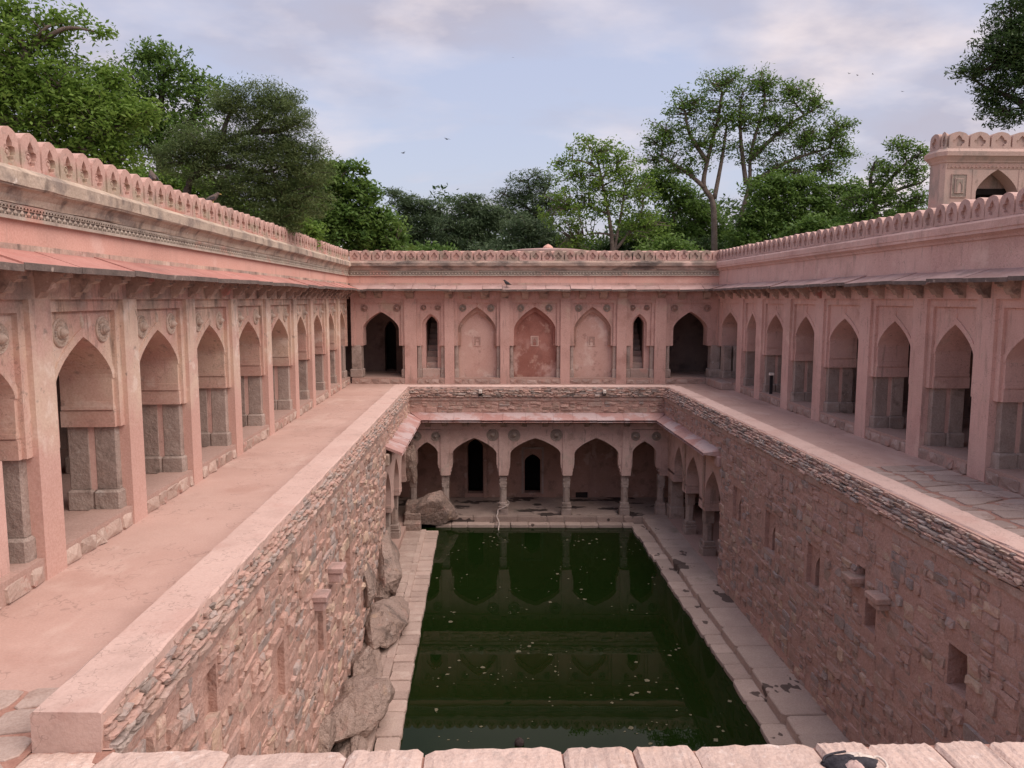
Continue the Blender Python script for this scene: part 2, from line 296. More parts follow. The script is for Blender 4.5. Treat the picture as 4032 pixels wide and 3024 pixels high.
MT['floor_in'] = mat('gallery floor', (0.50,0.30,0.24), (0.45,0.265,0.21), 1.0, bump=0.3, k=0.8)
MT['coping'] = mat('coping plaster', (0.58,0.36,0.295), (0.63,0.41,0.34), 0.7, [((0.42,0.26,0.21), 0.8, 0.54, 0.74, dict(a=0.6)), ((0.34,0.23,0.19), 2.6, 0.62, 0.74, dict(a=0.55)), ((0.20,0.12,0.095), 0.8, 0, 1, dict(line=0.006, a=0.40, det=5, ro=0.7)), ((0.55,0.31,0.25), 1.2, 0.55, 0.68, dict(a=0.6)), ((0.50,0.33,0.27), 5, 0.62, 0.72, dict(a=0.4))], bump=0.4, fine=0.07, k=0.86)
MT['mortar'] = mat('pink mortar', (0.47,0.26,0.20), (0.40,0.22,0.17), 2.0, [((0.26,0.15,0.12), 3.0, 0.56, 0.68, dict(a=0.7)), ((0.47,0.29,0.23), 5.0, 0.58, 0.70, dict(a=0.6))], bump=0.9, bscale=9, bdist=0.05)
def rubble_mat(n, a, b, mortar=(0.47,0.26,0.20), lo=0.46, hi=0.62):
    return mat(n, a, b, 3.0, [((0.13,0.10,0.085), 3.4, 0.56, 0.74, dict(a=0.6)), (mortar, 4.2, lo, hi, dict(a=0.85, dis=0.6)), ((0.52,0.42,0.36), 9.0, 0.62, 0.74, dict(a=0.5))],
               bump=0.8, bscale=13, bdist=0.035, var=0.15, hue=0.010, k=0.98)
MT['rubble_a'] = rubble_mat('pink rubble', (0.42,0.25,0.195), (0.36,0.215,0.165), lo=0.40, hi=0.58)
MT['rubble_b'] = rubble_mat('brown rubble', (0.32,0.195,0.15), (0.40,0.27,0.21))
MT['rubble_c'] = rubble_mat('grey rubble', (0.29,0.215,0.19), (0.37,0.285,0.25), lo=0.50, hi=0.66)
MT['rubble_d'] = rubble_mat('tan rubble', (0.52,0.36,0.25), (0.46,0.285,0.20))
MT['band'] = mat('slate course', (0.27,0.20,0.17), (0.37,0.285,0.24), 3.0, [(SOOT, 3.0, 0.5, 0.68, dict(a=0.8)), ((0.40,0.21,0.16), 2.4, 0.55, 0.65, dict(a=0.7)), ((0.58,0.48,0.41), 6.0, 0.62, 0.72, dict(a=0.8))], bump=0.9, bscale=14, bdist=0.04, var=0.25)
MT['ledge'] = mat('ledge slab', (0.46,0.33,0.265), (0.40,0.28,0.225), 1.4, [((0.44,0.30,0.245), 2.4, 0.55, 0.68, dict(a=0.7)), ((0.085,0.055,0.045), 1.5, 0.615, 0.63, dict(det=3, a=0.9, st=(1.0,0.7,1))), ((0.22,0.18,0.12), 1.0, 0.62, 0.75, dict(a=0.6))], bump=0.5, bdist=0.03, var=0.12, k=0.85)
MT['ledge_pale'] = mat('pale ledge slab', (0.46,0.32,0.26), (0.40,0.265,0.215), 1.6, [((0.52,0.39,0.32), 2.4, 0.55, 0.68, dict(a=0.7)), ((0.25,0.17,0.13), 3.0, 0.60, 0.72, dict(a=0.6))], bump=0.6, bdist=0.03, var=0.13, k=0.85)
MT['ledge_wet'] = mat('damp slab', (0.26,0.18,0.145), (0.32,0.225,0.18), 1.4, [((0.045,0.03,0.026), 1.1, 0.56, 0.585, dict(det=3, a=0.95, st=(0.8,1.6,1))), ((0.10,0.09,0.06), 1.0, 0.6, 0.75, dict(a=0.6))], bump=0.5, bdist=0.03, var=0.12, rough=0.8)
MT['flag'] = mat('flagstone', (0.44,0.30,0.245), (0.50,0.355,0.295), 1.8, [((0.36,0.22,0.17), 2.6, 0.56, 0.70, dict(a=0.7)), ((0.36,0.32,0.30), 1.6, 0.60, 0.70, dict(a=0.6)), ((0.60,0.46,0.39), 6.0, 0.6, 0.72, dict(a=0.6))], bump=0.5, bdist=0.02, var=0.12, k=0.78)
MT['kerb'] = mat('kerb stone', (0.56,0.375,0.305), (0.61,0.42,0.345), 2.4, [((0.60,0.385,0.29), 1.4, 0.55, 0.70, dict(a=0.7)), ((0.44,0.32,0.27), 7.0, 0.56, 0.70, dict(a=0.6)), ((0.72,0.58,0.51), 10, 0.58, 0.70, dict(a=0.6))], bump=0.8, bscale=20, bdist=0.025, var=0.08, k=0.86)
MT['joint'] = mat('red earth joint', (0.32,0.14,0.095), (0.37,0.18,0.13), 2.5, [((0.30,0.13,0.09), 4, 0.55, 0.7)], bump=0.6, bscale=18)
MT['rock'] = mat('boulder rock', (0.31,0.205,0.16), (0.37,0.255,0.205), 1.2, [((0.14,0.09,0.07), 1.4, 0, 1, dict(line=0.012, a=0.7, det=4)), ((0.14,0.095,0.075), 2.6, 0, 1, dict(line=0.008, a=0.5, st=(1,1,2.2))), ((0.12,0.085,0.07), 1.5, 0.52, 0.68, dict(a=0.8)), ((0.42,0.26,0.16), 1.8, 0.58, 0.70, dict(a=0.7)), ((0.40,0.23,0.18), 2.8, 0.56, 0.68, dict(a=0.7)), ((0.48,0.39,0.34), 5.0, 0.62, 0.72, dict(a=0.6))], bump=1.0, bscale=8, bdist=0.08, k=0.82)
MT['gallery_shade'] = mat('shade darkened plaster', (0.15,0.095,0.078), (0.21,0.13,0.105), 0.8, [((0.06,0.042,0.036), 1.4, 0.5, 0.7, dict(a=0.8))], bump=0.3)  # dark plaster colour stands in for the shade inside the galleries
MT['dark'] = mat('dark opening', (0.02,0.015,0.013), (0.03,0.022,0.02), bump=0)  # near-black colour stands in for the shade inside openings
MT['roof'] = mat('roof lime', (0.34,0.22,0.17), (0.28,0.19,0.15), 0.5, bump=0.3)
MT['ground'] = mat('earth', (0.16,0.12,0.075), (0.11,0.105,0.05), 0.2, [((0.06,0.085,0.03), 0.5, 0.5, 0.62)], bump=0.5, bscale=3)
MT['bark'] = mat('bark', (0.115,0.08,0.062), (0.17,0.125,0.10), 4, bump=0.9, bscale=12, bdist=0.05)
MT['bark_dark'] = mat('dark bark', (0.05,0.036,0.03), (0.085,0.062,0.05), 4, bump=0.9, bscale=12, bdist=0.05)
MT['pav'] = mat('pavilion plaster', (0.42,0.275,0.22), (0.46,0.28,0.225), 0.9, [((0.27,0.21,0.175), 1.6, 0.50, 0.68, dict(a=0.75, st=(1.5,1.5,0.5))), ((0.50,0.25,0.20), 0.9, 0.45, 0.6, dict(z=(3,3.5,5.9,6.3), a=0.8)), (SOOT, 3, 0.6, 0.72, dict(a=0.5, st=(2,2,0.5)))], bump=0.35)
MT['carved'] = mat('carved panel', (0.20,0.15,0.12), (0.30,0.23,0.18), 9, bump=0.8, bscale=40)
MT['white'] = mat('white lamp housing', (0.72,0.66,0.58), (0.66,0.6,0.53), 3, bump=0.05, rough=0.5, fine=0)
MT['black'] = mat('black metal', (0.02,0.018,0.02), (0.03,0.027,0.03), 3, bump=0.05, rough=0.5, fine=0)
MT['hose'] = mat('pale hose', (0.50,0.40,0.35), (0.44,0.35,0.30), 3, bump=0.1, rough=0.6, fine=0)
MT['blackcloth'] = mat('black cloth', (0.018,0.016,0.022), (0.05,0.045,0.055), 8, bump=0.6, bscale=60, rough=0.95)
MT['creamcloth'] = mat('cream cloth', (0.66,0.55,0.47), (0.55,0.44,0.37), 8, bump=0.5, bscale=50, rough=0.95)
MT['skinpink'] = mat('faded pink cloth', (0.42,0.27,0.24), (0.50,0.34,0.30), 12, bump=0.4, bscale=50)
MT['feather'] = mat('brown feathers', (0.075,0.05,0.042), (0.14,0.095,0.08), 25, bump=0.3, bscale=60)
MT['feather_dark'] = mat('dark feathers', (0.03,0.027,0.03), (0.06,0.055,0.06), 25, bump=0.3, bscale=60)
MT['beak'] = mat('yellow beak', (0.6,0.4,0.05), (0.5,0.33,0.05), 8, bump=0)
MT['husk'] = mat('dark husk', (0.035,0.024,0.024), (0.06,0.042,0.04), 20, bump=0.8, bscale=50)
def leafmat(name, a, b, trans=0.35):
    M = bpy.data.materials.new(name); M.use_nodes = True; nt = M.node_tree; N = nt.nodes; L = nt.links
    bs = N['Principled BSDF']; bs.inputs['Roughness'].default_value = 0.55; bs.inputs['Specular IOR Level'].default_value = 0.3
    at_ = N.new('ShaderNodeAttribute'); at_.attribute_name = 'rnd'
    x = N.new('ShaderNodeMix'); x.data_type = 'RGBA'; L.new(at_.outputs['Fac'], x.inputs[0]); x.inputs[6].default_value = (*a, 1); x.inputs[7].default_value = (*b, 1)
    L.new(x.outputs[2], bs.inputs['Base Color'])
    t = N.new('ShaderNodeBsdfTranslucent'); L.new(x.outputs[2], t.inputs[0])
    ms = N.new('ShaderNodeMixShader'); ms.inputs[0].default_value = trans
    L.new(bs.outputs[0], ms.inputs[1]); L.new(t.outputs[0], ms.inputs[2]); L.new(ms.outputs[0], N['Material Output'].inputs[0])
    return M
def water_mat():
    M = bpy.data.materials.new('green water'); M.use_nodes = True; nt = M.node_tree; N = nt.nodes; L = nt.links
    bs = N['Principled BSDF']; bs.inputs['Roughness'].default_value = 0.012; bs.inputs['IOR'].default_value = 1.33; bs.inputs['Specular IOR Level'].default_value = 0.24
    g = N.new('ShaderNodeNewGeometry'); n = N.new('ShaderNodeTexNoise'); n.inputs['Scale'].default_value = 0.35; n.inputs['Detail'].default_value = 4; L.new(g.outputs['Position'], n.inputs['Vector'])
    x = N.new('ShaderNodeMix'); x.data_type = 'RGBA'; L.new(n.outputs[0], x.inputs[0]); x.inputs[6].default_value = (0.0050,0.0120,0.0024,1); x.inputs[7].default_value = (0.0082,0.0175,0.0036,1)
    L.new(x.outputs[2], bs.inputs['Base Color'])
    n2 = N.new('ShaderNodeTexNoise'); n2.inputs['Scale'].default_value = 2.2; n2.inputs['Detail'].default_value = 2; L.new(g.outputs['Position'], n2.inputs['Vector'])
    b = N.new('ShaderNodeBump'); b.inputs['Strength'].default_value = 0.03; b.inputs['Distance'].default_value = 0.02; L.new(n2.outputs[0], b.inputs['Height']); L.new(b.outputs[0], bs.inputs['Normal'])
    return M
MT['water'] = water_mat()

# ------------------------------------------------------------------ levels (terrace floor is z = 0)
ZU, ZL, ZW, ZG = -4.25, -4.44, -4.53, 4.45
ZF = 0.25                                     # gallery floor
IMP, FR2, FR1 = 1.48, 3.14, 3.29              # impost underside, inner and outer frame heads

# ------------------------------------------------------------------ loose stones
def stone_shape(seed, n=8, flat=0.93):
    r = random.Random(seed); vs = []; fs = []
    out = []
    for sx, sz in ((1,1),(-1,1),(-1,-1),(1,-1)):
        cx, cz = r.uniform(.03,.17), r.uniform(.03,.20); jx, jz = r.uniform(.0,.05), r.uniform(.0,.06)
        q = [(sx*(.5-jx), sz*(.5-jz-cz)), (sx*(.5-jx-cx), sz*(.5-jz))]
        out += q if sx*sz > 0 else q[::-1]
    tx, tz = r.uniform(-.22,.22), r.uniform(-.22,.22)
    for k, (y, sc) in enumerate(((0.55,1.0), (-0.1,1.0), (-0.42,flat))):
        for x, z in out:
            yy = y + (r.uniform(-.10,.10) + tx*x + tz*z if k == 2 else 0)
            sj = sc*r.uniform(.96,1.03) if k == 2 else sc
            vs.append((x*sj, yy, z*sj))
    vs.append((r.uniform(-.15,.15), -0.5 + r.uniform(-.12,.08), r.uniform(-.15,.15)))
    for k in range(2):
        for i in range(n):
            j = (i+1) % n; fs.append((k*n+i, k*n+j, k*n+n+j, k*n+n+i))
    for i in range(n): fs.append((2*n+i, 2*n+(i+1) % n, 3*n))
    return vs, fs
SHAPES = [stone_shape(100+i) for i in range(22)]
SHAPES_A = [np.array(v) for v, f in SHAPES]
_sm = {}
def stone_mesh(i, mt):
    if (i, mt) not in _sm:
        b = MB(); b.add(*SHAPES[i]); _sm[(i, mt)] = mesh('stone', b, MT[mt])
    return _sm[(i, mt)]
def split(x0, x1, z0, z1, w, h, out, asp=1.0):
    dx, dz = x1-x0, z1-z0
    if dx <= w*U(.55,1.9) and dz <= h*U(.55,1.9): out.append((x0,x1,z0,z1)); return
    if dx/w > dz/h*U(.8,1.25):
        c = x0 + dx*U(.36,.64); split(x0,c,z0,z1,w,h,out); split(c,x1,z0,z1,w,h,out)
    else:
        c = z0 + dz*U(.36,.64); split(x0,x1,z0,c,w,h,out); split(x0,x1,c,z1,w,h,out)
def stones_to(parent, items, limit=300, stuffname='rubble'):
    """items: (cx,cy,cz,w,d,h,rot,shape,mat). The largest in the photograph become objects, the rest one part for each stone kind"""
    parent_m = Matrix.Translation(parent.location) @ Matrix.Rotation(parent.rotation_euler.z, 4, 'Z')
    sc = []
    for it in items:
        p = parent_m @ Vector(it[:3]); u, v, c = proj(p)
        vis = c > 0.3 and -60 < u < 4090 and -60 < v < 3080
        sc.append((it[3]*it[5]/(c*c) if vis else -1))
    order = sorted(range(len(items)), key=lambda i: -sc[i]); single = set(i for i in order[:limit] if sc[i] > 0)
    rest = {}
    for i, it in enumerate(items):
        cx, cy, cz, w, d, h, rot, k, mt = it
        if i in single: inst('stone', stone_mesh(k, mt), parent, (cx,cy,cz), (0,rot,0), (w,d,h))
        else: rest.setdefault(mt, []).append(it)
    for mt, ls in rest.items():
        V = []; Fc = []; R = []; o = 0
        for cx, cy, cz, w, d, h, rot, k, _ in ls:
            a = SHAPES_A[k]*np.array([w,d,h]); c, s_ = math.cos(rot), math.sin(rot)
            x = a[:,0]*c + a[:,2]*s_; z = -a[:,0]*s_ + a[:,2]*c
            V.append(np.stack([x+cx, a[:,1]+cy, z+cz], 1)); Fc += [tuple(q+o for q in f) for f in SHAPES[k][1]]; R += [rng.random()]*len(a); o += len(a)
        me = bpy.data.meshes.new(stuffname); me.from_pydata(np.concatenate(V).tolist(), [], Fc); me.materials.append(MT[mt])
        at_ = me.attributes.new('rnd', 'FLOAT', 'POINT'); at_.data.foreach_set('value', R); me.update()
        tag(inst(stuffname, me, parent), kind='stuff')
def rubble(x0, x1, z0, z1, w=0.37, h=0.21, y=0.0, skip=(), dep=0.09, mats=('rubble_a','rubble_b','rubble_c','rubble_d'), wts=(.46,.28,.16,.10)):
    cells = []; split(x0, x1, z0, z1, w, h, cells); out = []
    for a, b, c, d in cells:
        if any(b > s[0]+.03 and a < s[1]-.03 and d > s[2]+.03 and c < s[3]-.03 for s in skip): continue
        mt = rng.choices(mats, wts)[0]; dd = dep*U(.6,1.5)
        out.append(((a+b)/2, y + U(.012,.046), (c+d)/2, (b-a)*U(.93,1.02), dd, (d-c)*U(.92,1.02), U(-.05,.05), rng.randrange(22), mt))
    return out
def course(x0, x1, z0, z1, y, w=0.3, dep=0.12, mt='band', jit=.02):
    out = []; x = x0
    while x < x1 - 0.05:
        l = min(w*U(.5,1.7), x1-x); out.append((x+l/2, y+U(-jit,jit), (z0+z1)/2+U(-.012,.012), l*1.02, dep*U(.8,1.2), (z1-z0)*U(.82,1.1), U(-.03,.03), rng.randrange(22), mt)); x += l
    return out

# ------------------------------------------------------------------ arcade pieces
def medal_mesh(name, mt, r=0.18, n=20):
    b = MB(); b.lathe([(r,0),(r,.018),(r*.93,.03),(r*.86,.018),(r*.80,.010),(r*.42,.010),(r*.40,.028),(r*.36,.034)], 28, axis='y')
    for i in range(n):
        a = 2*math.pi*i/n; c, s_ = math.cos(a), math.sin(a)
        def P(rr, t, h): return (c*rr*r - s_*t*r, -h, s_*rr*r + c*t*r)
        b.add([P(.44,0,.014), P(.64,-.085,.014), P(.83,0,.016), P(.64,.085,.014), P(.64,0,.034)], [(0,1,4),(1,2,4),(2,3,4),(3,0,4)])
        a2 = a + math.pi/n; c, s_ = math.cos(a2), math.sin(a2)
        b.add([P(.70,0,.012), P(.80,-.05,.012), P(.90,0,.026), P(.80,.05,.012), P(.80,0,.030)], [(0,1,4),(1,2,4),(2,3,4),(3,0,4)])
    b.lathe([(r*.34,.03),(r*.33,.06),(r*.25,.085),(r*.12,.105),(r*.05,.118),(.001,.12)], 18, axis='y')
    return mesh(name, b, MT[mt])
MED_L = medal_mesh('medallion', 'medallion'); MED_G = medal_mesh('medallion', 'medallion_grey'); MED_P = medal_mesh('medallion', 'medallion_pink')
def bud_mesh(mt):
    b = MB(); b.lathe([(.004,-.10),(.016,-.085),(.032,-.03),(.036,.0),(.028,.05),(.012,.10),(.003,.15)], 10)
    return mesh('bud_ornament', b, MT[mt])
BUD = bud_mesh('medallion'); BUD_P = bud_mesh('plaster_right'); BUD_B = bud_mesh('plaster_back')
def bracket_mesh(mt, w=0.17, L_=0.34, H=0.32):
    pr = [(0.02,0),(-L_,0),(-L_,-.05),(-L_*.86,-.07),(-L_*.88,-.12),(-L_*.70,-.15),(-L_*.62,-.13),(-L_*.50,-.20),(-L_*.36,-.26),(-L_*.22,-.25),(-.03,-H),(0.02,-H)]
    b = MB(); b.xprism(pr, -w/2, w/2)
    b.xprism([(-L_*.98,-.045),(-L_*.70,-.045),(-L_*.70,-.095),(-L_*.98,-.085)], -w*.62, w*.62)
    b.xprism([(-L_*.55,-.02),(-.01,-.02),(-.01,-.09),(-L_*.55,-.09)], -w*.58, w*.58)
    return mesh('bracket', b, MT[mt])
BRK = bracket_mesh('bracket')
def merlon_mesh(mt, w, motif, H=0.40, slot=True):
    # outline and trefoil share the point count so they bridge quad by quad
    h = w*.5*.92
    def mirror(pts): return pts + [(-x, z) for x, z in reversed(pts[1:-1])]
    out = mirror([(0,0),(h*.5,0),(h,0.0),(h,.06),(h,.13),(h,.20),(h*.985,.265),(h*.90,.325),(h*.70,.368),(h*.38,.396),(0,H+.012)])
    t = h*.60
    tre = mirror([(0,.05),(t*.4,.052),(t*.62,.075),(t*.60,.11),(t*.92,.125),(t*1.0,.165),(t*.92,.205),(t*.55,.215),(t*.50,.25),(t*.28,.285),(0,.325)])
    n = len(out); b = MB(); yf, yb, yt = -.055, .24, .0
    vs = [(x,yf,z) for x,z in out] + [(x,yf,z) for x,z in tre] + [(x,yt,z) for x,z in tre] + [(x,yb,z) for x,z in out]
    fs = []
    for i in range(n):
        j = (i+1) % n; fs += [(i,j,n+j,n+i), (n+i,n+j,2*n+j,2*n+i), (i,3*n+i,3*n+j,j)]
    fs += [tuple(range(2*n,3*n)), tuple(range(4*n-1,3*n-1,-1))]
    b.add(vs, fs)
    if motif: b.lathe([(.058,-.0),(.058,.022),(.046,.028),(.040,.016),(.026,.014),(.024,.03),(.001,.036)], 12, c=(0,0,.145), axis='y')
    # pendant in the slot to the right of the merlon
    g = w*.5
    b.prism([(g-.042,.02),(g-.032,-.03),(g,-.062),(g+.032,-.03),(g+.042,.02),(g+.030,.045),(g-.030,.045)], -.045, .10)
    return mesh('merlon', b, MT[mt])
def parapet(root, x0, x1, zb, pitch, mt, motif, y=0.0):
    b = MB(); n = 40; xs = [x0 + (x1-x0)*i/n for i in range(n+1)]
    prof = [(.075,zb),(.075,zb+.30),(.09,zb+.355),(.13,zb+.388),(.24,zb+.385),(.30,zb+.33),(.32,zb)]
    b.xprism([(p[0]+y, p[1]) for p in prof], x0, x1)
    mk('parapet', b, MT[mt], root)
    k = round((x1-x0)/pitch); p = (x1-x0)/k; me = merlon_mesh(mt, p, motif); me2 = merlon_mesh(mt, p, False) if motif else me
    for i in range(k):
        inst('merlon', me2 if (motif == 2 and rng.random() < .28) else me, root, (x0+p*(i+.5)+U(-.01,.01), y+U(-.008,.008), zb+U(-.006,.006)), (U(-.015,.015),U(-.012,.012),0), (U(.95,1.03),1,U(.96,1.03)))
def frieze(root, x0, x1, z0, z1, unit=0.125, y=0.0):
    b = MB(); h = z1-z0; n = int((x1-x0)/unit); u = (x1-x0)/n
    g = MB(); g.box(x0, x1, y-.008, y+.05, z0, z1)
    b.box(x0, x1, y-.05, y-.012, z0-.035, z0+.004)
    for i in range(n):
        c = x0 + u*(i+.5)
        for off in (0, .5):                                   # interlaced loops above
            cc = c + off*u; pts = [(cc + .52*u*math.cos(a), y-.022, z0+h*.60+h*.34*math.sin(a)) for a in np.linspace(0, math.pi, 6)]
            b.tube(pts, .0105, 3)
        b.add([(c,y-.018,z0+.01),(c-.34*u,y-.018,z0+h*.30),(c,y-.020,z0+h*.60),(c+.34*u,y-.018,z0+h*.30),(c,y-.042,z0+h*.28)], [(0,1,4),(1,2,4),(2,3,4),(3,0,4)])
        e = c+u/2; b.add([(e-.16*u,y-.018,z0+.01),(e,y-.02,z0+h*.36),(e+.16*u,y-.018,z0+.01),(e,y-.034,z0+h*.12)], [(0,1,3),(1,2,3),(2,0,3)])
    b.box(x0, x1, y-.028, y-.012, z0+h*.565, z0+h*.615)
    f = mk('frieze', b, MT['frieze_old'], root); mk('frieze_shade', g, MT['carved'], f)  # darker ground colour stands in for shade between the carved loops
    tag(f, label='carved grey frieze of loops and leaves under the cornice')
def cornice(root, x0, x1, prof, mt, n=60, wob=0.006):
    b = MB(); k = len(prof); vs = []; fs = []
    for i in range(n+1):
        x = x0 + (x1-x0)*i/n
        for y, z in prof: vs.append((x, y+U(-wob,wob), z+U(-wob,wob)))
    for i in range(n):
        for j in range(k-1): fs.append((i*k+j, (i+1)*k+j, (i+1)*k+j+1, i*k+j+1))
    fs += [tuple(range(k)), tuple(range(n*k+k-1, n*k-1, -1))]
    b.add(vs, fs); return mk('cornice', b, MT[mt], root)
def eaves(root, x0, x1, zin, zout, proj_, mt, step=1.15, th=0.075, m0=0.0, m1=0.0, y=0.0, edge=True):
    n = max(1, round((x1-x0)/step)); cuts = [x0 + (x1-x0)*(i + (U(-.12,.12) if 0 < i < n else 0))/n for i in range(n+1)]
    for i in range(n):
        a, c = cuts[i]+(.007 if edge else .003), cuts[i+1]-(.007 if edge else .003); sk = .12*U(-.3,1)
        ao = a - m0 if i == 0 else a + 0; co = c + m1 if i == n-1 else c
        dz, tl = (U(-.012,.012), U(-.012,.012)) if edge else (U(-.004,.004), U(-.004,.004))
        b = MB(); P = [(a,y+.02,zin),(c,y+.02,zin),(co,y-proj_,zout),(ao,y-proj_,zout)]
        vs = [(x,yy,z+dz+(tl if q in (1,2) else -tl)) for q,(x,yy,z) in enumerate(P)]; vs += [(x,yy,z-th) for x,yy,z in vs]
        b.add(vs, [(3,2,1,0),(4,5,6,7),(0,1,5,4),(1,2,6,5),(3,0,4,7)])
        s = mk('eave_slab', b, MT[mt], root)
        e = MB(); e.add([vs[3],vs[2],vs[6],vs[7]], [(0,1,2,3)]); 
        e2 = MB(); q = [(vs[3][0],vs[3][1]-.012,vs[3][2]-.004),(vs[2][0],vs[2][1]-.012,vs[2][2]-.004),(vs[6][0],vs[6][1]-.012,vs[6][2]),(vs[7][0],vs[7][1]-.012,vs[7][2])]
        e2.add(q+[vs[3],vs[2],vs[6],vs[7]], [(0,1,2,3),(4,5,1,0),(6,7,3,2),(4,0,3,7),(5,6,2,1)])
        if edge: mk('slab_edge', e2, MT['eave_edge'], s)
def pier_stones(root, xa, xb, ys, z0, ztop, ped, mt='pillar'):
    for y0, y1 in ys:
        b = MB(); b.cbox(xa+.03, xb-.03, y0, y1, z0+ped-.01, ztop+.02, .018)
        p = mk('pillar', b, MT[mt], root)
        b = MB(); j = U(-.015,.015); b.cbox(xa-.025+j, xb+.025+j, y0-.045, y1+.03, z0-.02, z0+ped, .03)
        mk('pedestal', b, MT[mt], p)
def plinth(root, x0, x1, y0, top, matstone, seed=0):
    b = MB(); b.box(x0, x1, y0-.012, y0+.5, top-.045, top+.004); s = mk('step', b, MT['floor_in'], root)
    x = x0; it = []
    while x < x1-.05:
        l = min(U(.22,.55), x1-x)
        if x1-x-l < .12: l = x1-x
        inst('stone', stone_mesh(rng.randrange(22), matstone), s, (x+l/2, y0+.04, (top-.045)/2), (0,U(-.02,.02),0), (l*.98, .16, (top-.05)*1.02)); x += l
    b = MB(); b.box(x0, x1, y0+.03, y0+.45, -.05, top-.05); mk('step_core', b, MT['joint'], s)
def impost(b, xa, xb, y0, y1):
    b.box(xa, xb, y0, y1, IMP, IMP+.235)
    b.box(xa-.018, xb+.018, y0-.0, y1+.0, IMP+.25, IMP+.30); b.box(xa-.008, xb+.008, y0, y1, IMP+.30, IMP+.36); b.box(xa, xb, y0, y1, IMP+.235, IMP+.25)
def open_bay(root, x0, x1, mp, med=None, bud=None, jl=.145, jr=.145, depth=.86, apex=2.80, band=True):
    b = MB(); f0, f1 = x0+.13, x1-.13
    b.box(x0, f0, .065, .5, IMP, FR1); b.box(f1, x1, .065, .5, IMP, FR1); b.box(f0, f1, .065, .5, FR2, FR1)
    mk('frame', b, mp, root)
    b = MB(); a0, a1 = x0+jl+.04, x1-jr-.04
    b.arch(f0, f1, IMP, FR2, a0, a1, IMP+.70, apex, .13, depth, .5); p = mk('arch_panel', b, mp, root)
    if band: b = MB(); b.archband(a0+.001, a1-.001, IMP+.70, apex, .095, .112, .15, .5); mk('arch_moulding', b, mp, p)
    for xa, xb in ((f0, a0+.0), (a1, f1)):
        b = MB()
        b.box(xa-.0, xb+.012 if xa == f0 else xb, .115, depth+.01, IMP-.002, IMP+.225) if xa == f0 else b.box(xa-.012, xb, .115, depth+.01, IMP-.002, IMP+.225)
        if xa == f0: b.box(xa, xb+.028, .122, depth-.01, IMP+.245, IMP+.30); b.box(xa, xb+.016, .124, depth-.02, IMP+.30, IMP+.36)
        else: b.box(xa-.028, xb, .122, depth-.01, IMP+.245, IMP+.30); b.box(xa-.016, xb, .124, depth-.02, IMP+.30, IMP+.36)
        mk('impost', b, mp, p)
    cx = (a0+a1)/2
    if med:
        for sx in (-1, 1): inst('medallion', med, p, (cx+sx*(f1-f0)*.335, .13, 2.87+U(-.01,.01)), (0,U(0,.3),0))
    if bud: inst('bud_ornament', bud, p, (cx, .13, apex+.19))
    return p
def shell(root, x0, x1, mp, depth=3.4, roofy=5.0):
    b = MB(); b.box(x0, x1, .02, depth, ZF-.30, ZF); mk('gallery_floor', b, MT['floor_in'], root)
    b = MB(); b.box(x0, x1, depth, depth+.4, ZF-.3, 4.4); mk('back_wall', b, MT['gallery_shade'], root)
    b = MB(); b.box(x0, x1, .42, depth+.4, 3.45, 3.6); mk('ceiling', b, MT['gallery_shade'], root)
    b = MB(); b.box(x0, x1, .20, roofy, 4.40, 4.46); mk('roof', b, MT['roof'], root)

# ------------------------------------------------------------------ the ground and terrace
def quad_struct(name, rects, z, m_, label, parent=None):
    b = MB()
    for x0,x1,y0,y1 in rects: b.add([(x0,y0,z),(x1,y0,z),(x1,y1,z),(x0,y1,z)], [(0,1,2,3)])
    o = mk(name, b, m_, parent); tag(o, label, name.split('_')[-1], kind='structure'); return o
quad_struct('ground', [(-900,-9.6,-900,1200),(14,900,-900,1200),(-9.6,14,33.9,1200),(-9.6,14,-900,-14)], ZG, MT['ground'], 'wooded earth ground around the sunken court')
quad_struct('terrace_floor', [(-5.6,-3.62,4.9,30.4),(-3.62,-2.73,5.44,30.4),(6.38,9.6,4.9,30.4),(-2.73,6.38,26.35,30.4),(-9.6,14,-14,4.9)], 0.0, MT['floor'], 'smooth pink lime terrace floor around the tank')

# ------------------------------------------------------------------ left arcade
LA = thing('arcade', 'weathered cream and pink arcade with round medallions left of the tank', 'arcade', (-5.12,0,0), math.radians(90))
PL = [(6.55,7.0),(8.96,9.40),(11.26,11.70),(13.63,14.05),(16.05,16.47),(18.58,19.0),(21.27,21.66),(23.42,23.80),(25.78,26.14),(27.85,28.20)]
LX0, LX1 = 4.6, 30.05
ML, MPL = MT['plaster_left'], MT['pilaster_left']
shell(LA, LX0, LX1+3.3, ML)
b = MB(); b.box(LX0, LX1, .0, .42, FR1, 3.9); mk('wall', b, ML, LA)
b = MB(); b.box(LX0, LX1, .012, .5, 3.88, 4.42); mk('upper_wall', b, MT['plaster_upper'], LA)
for a, c in PL:
    b = MB(); b.box(a, c, 0.002, .30, -.02, FR1); mk('pilaster', b, MPL, LA)
    pier_stones(LA, a-.15, c+.15, ((.15,.46),(.53,.84)), ZF, IMP, .30)
    b = MB(); b.box(a-.11, c+.11, .2, .80, ZF, IMP); mk('pier_core', b, MT['plaster_right'], LA)
    pier_stones(LA, a-.10, c+.10, ((1.75,2.15),), ZF, 3.45, .30)
ends = PL + [(30.0,30.2)]
for i in range(len(PL)):
    x0, x1 = PL[i][1], ends[i+1][0]
    open_bay(LA, x0, x1, ML, MED_L, BUD)
    plinth(LA, x0+.004, x1-.004, .03, ZF+.02, 'plinth')
b = MB(); b.box(7.0, 8.50, .14, .34, ZF, IMP+.05); mk('infill', b, MT['plaster_right'], LA)
pier_stones(LA, 29.55, 30.0, ((.15,.46),(.53,.84)), ZF, IMP, .30)
xs = []
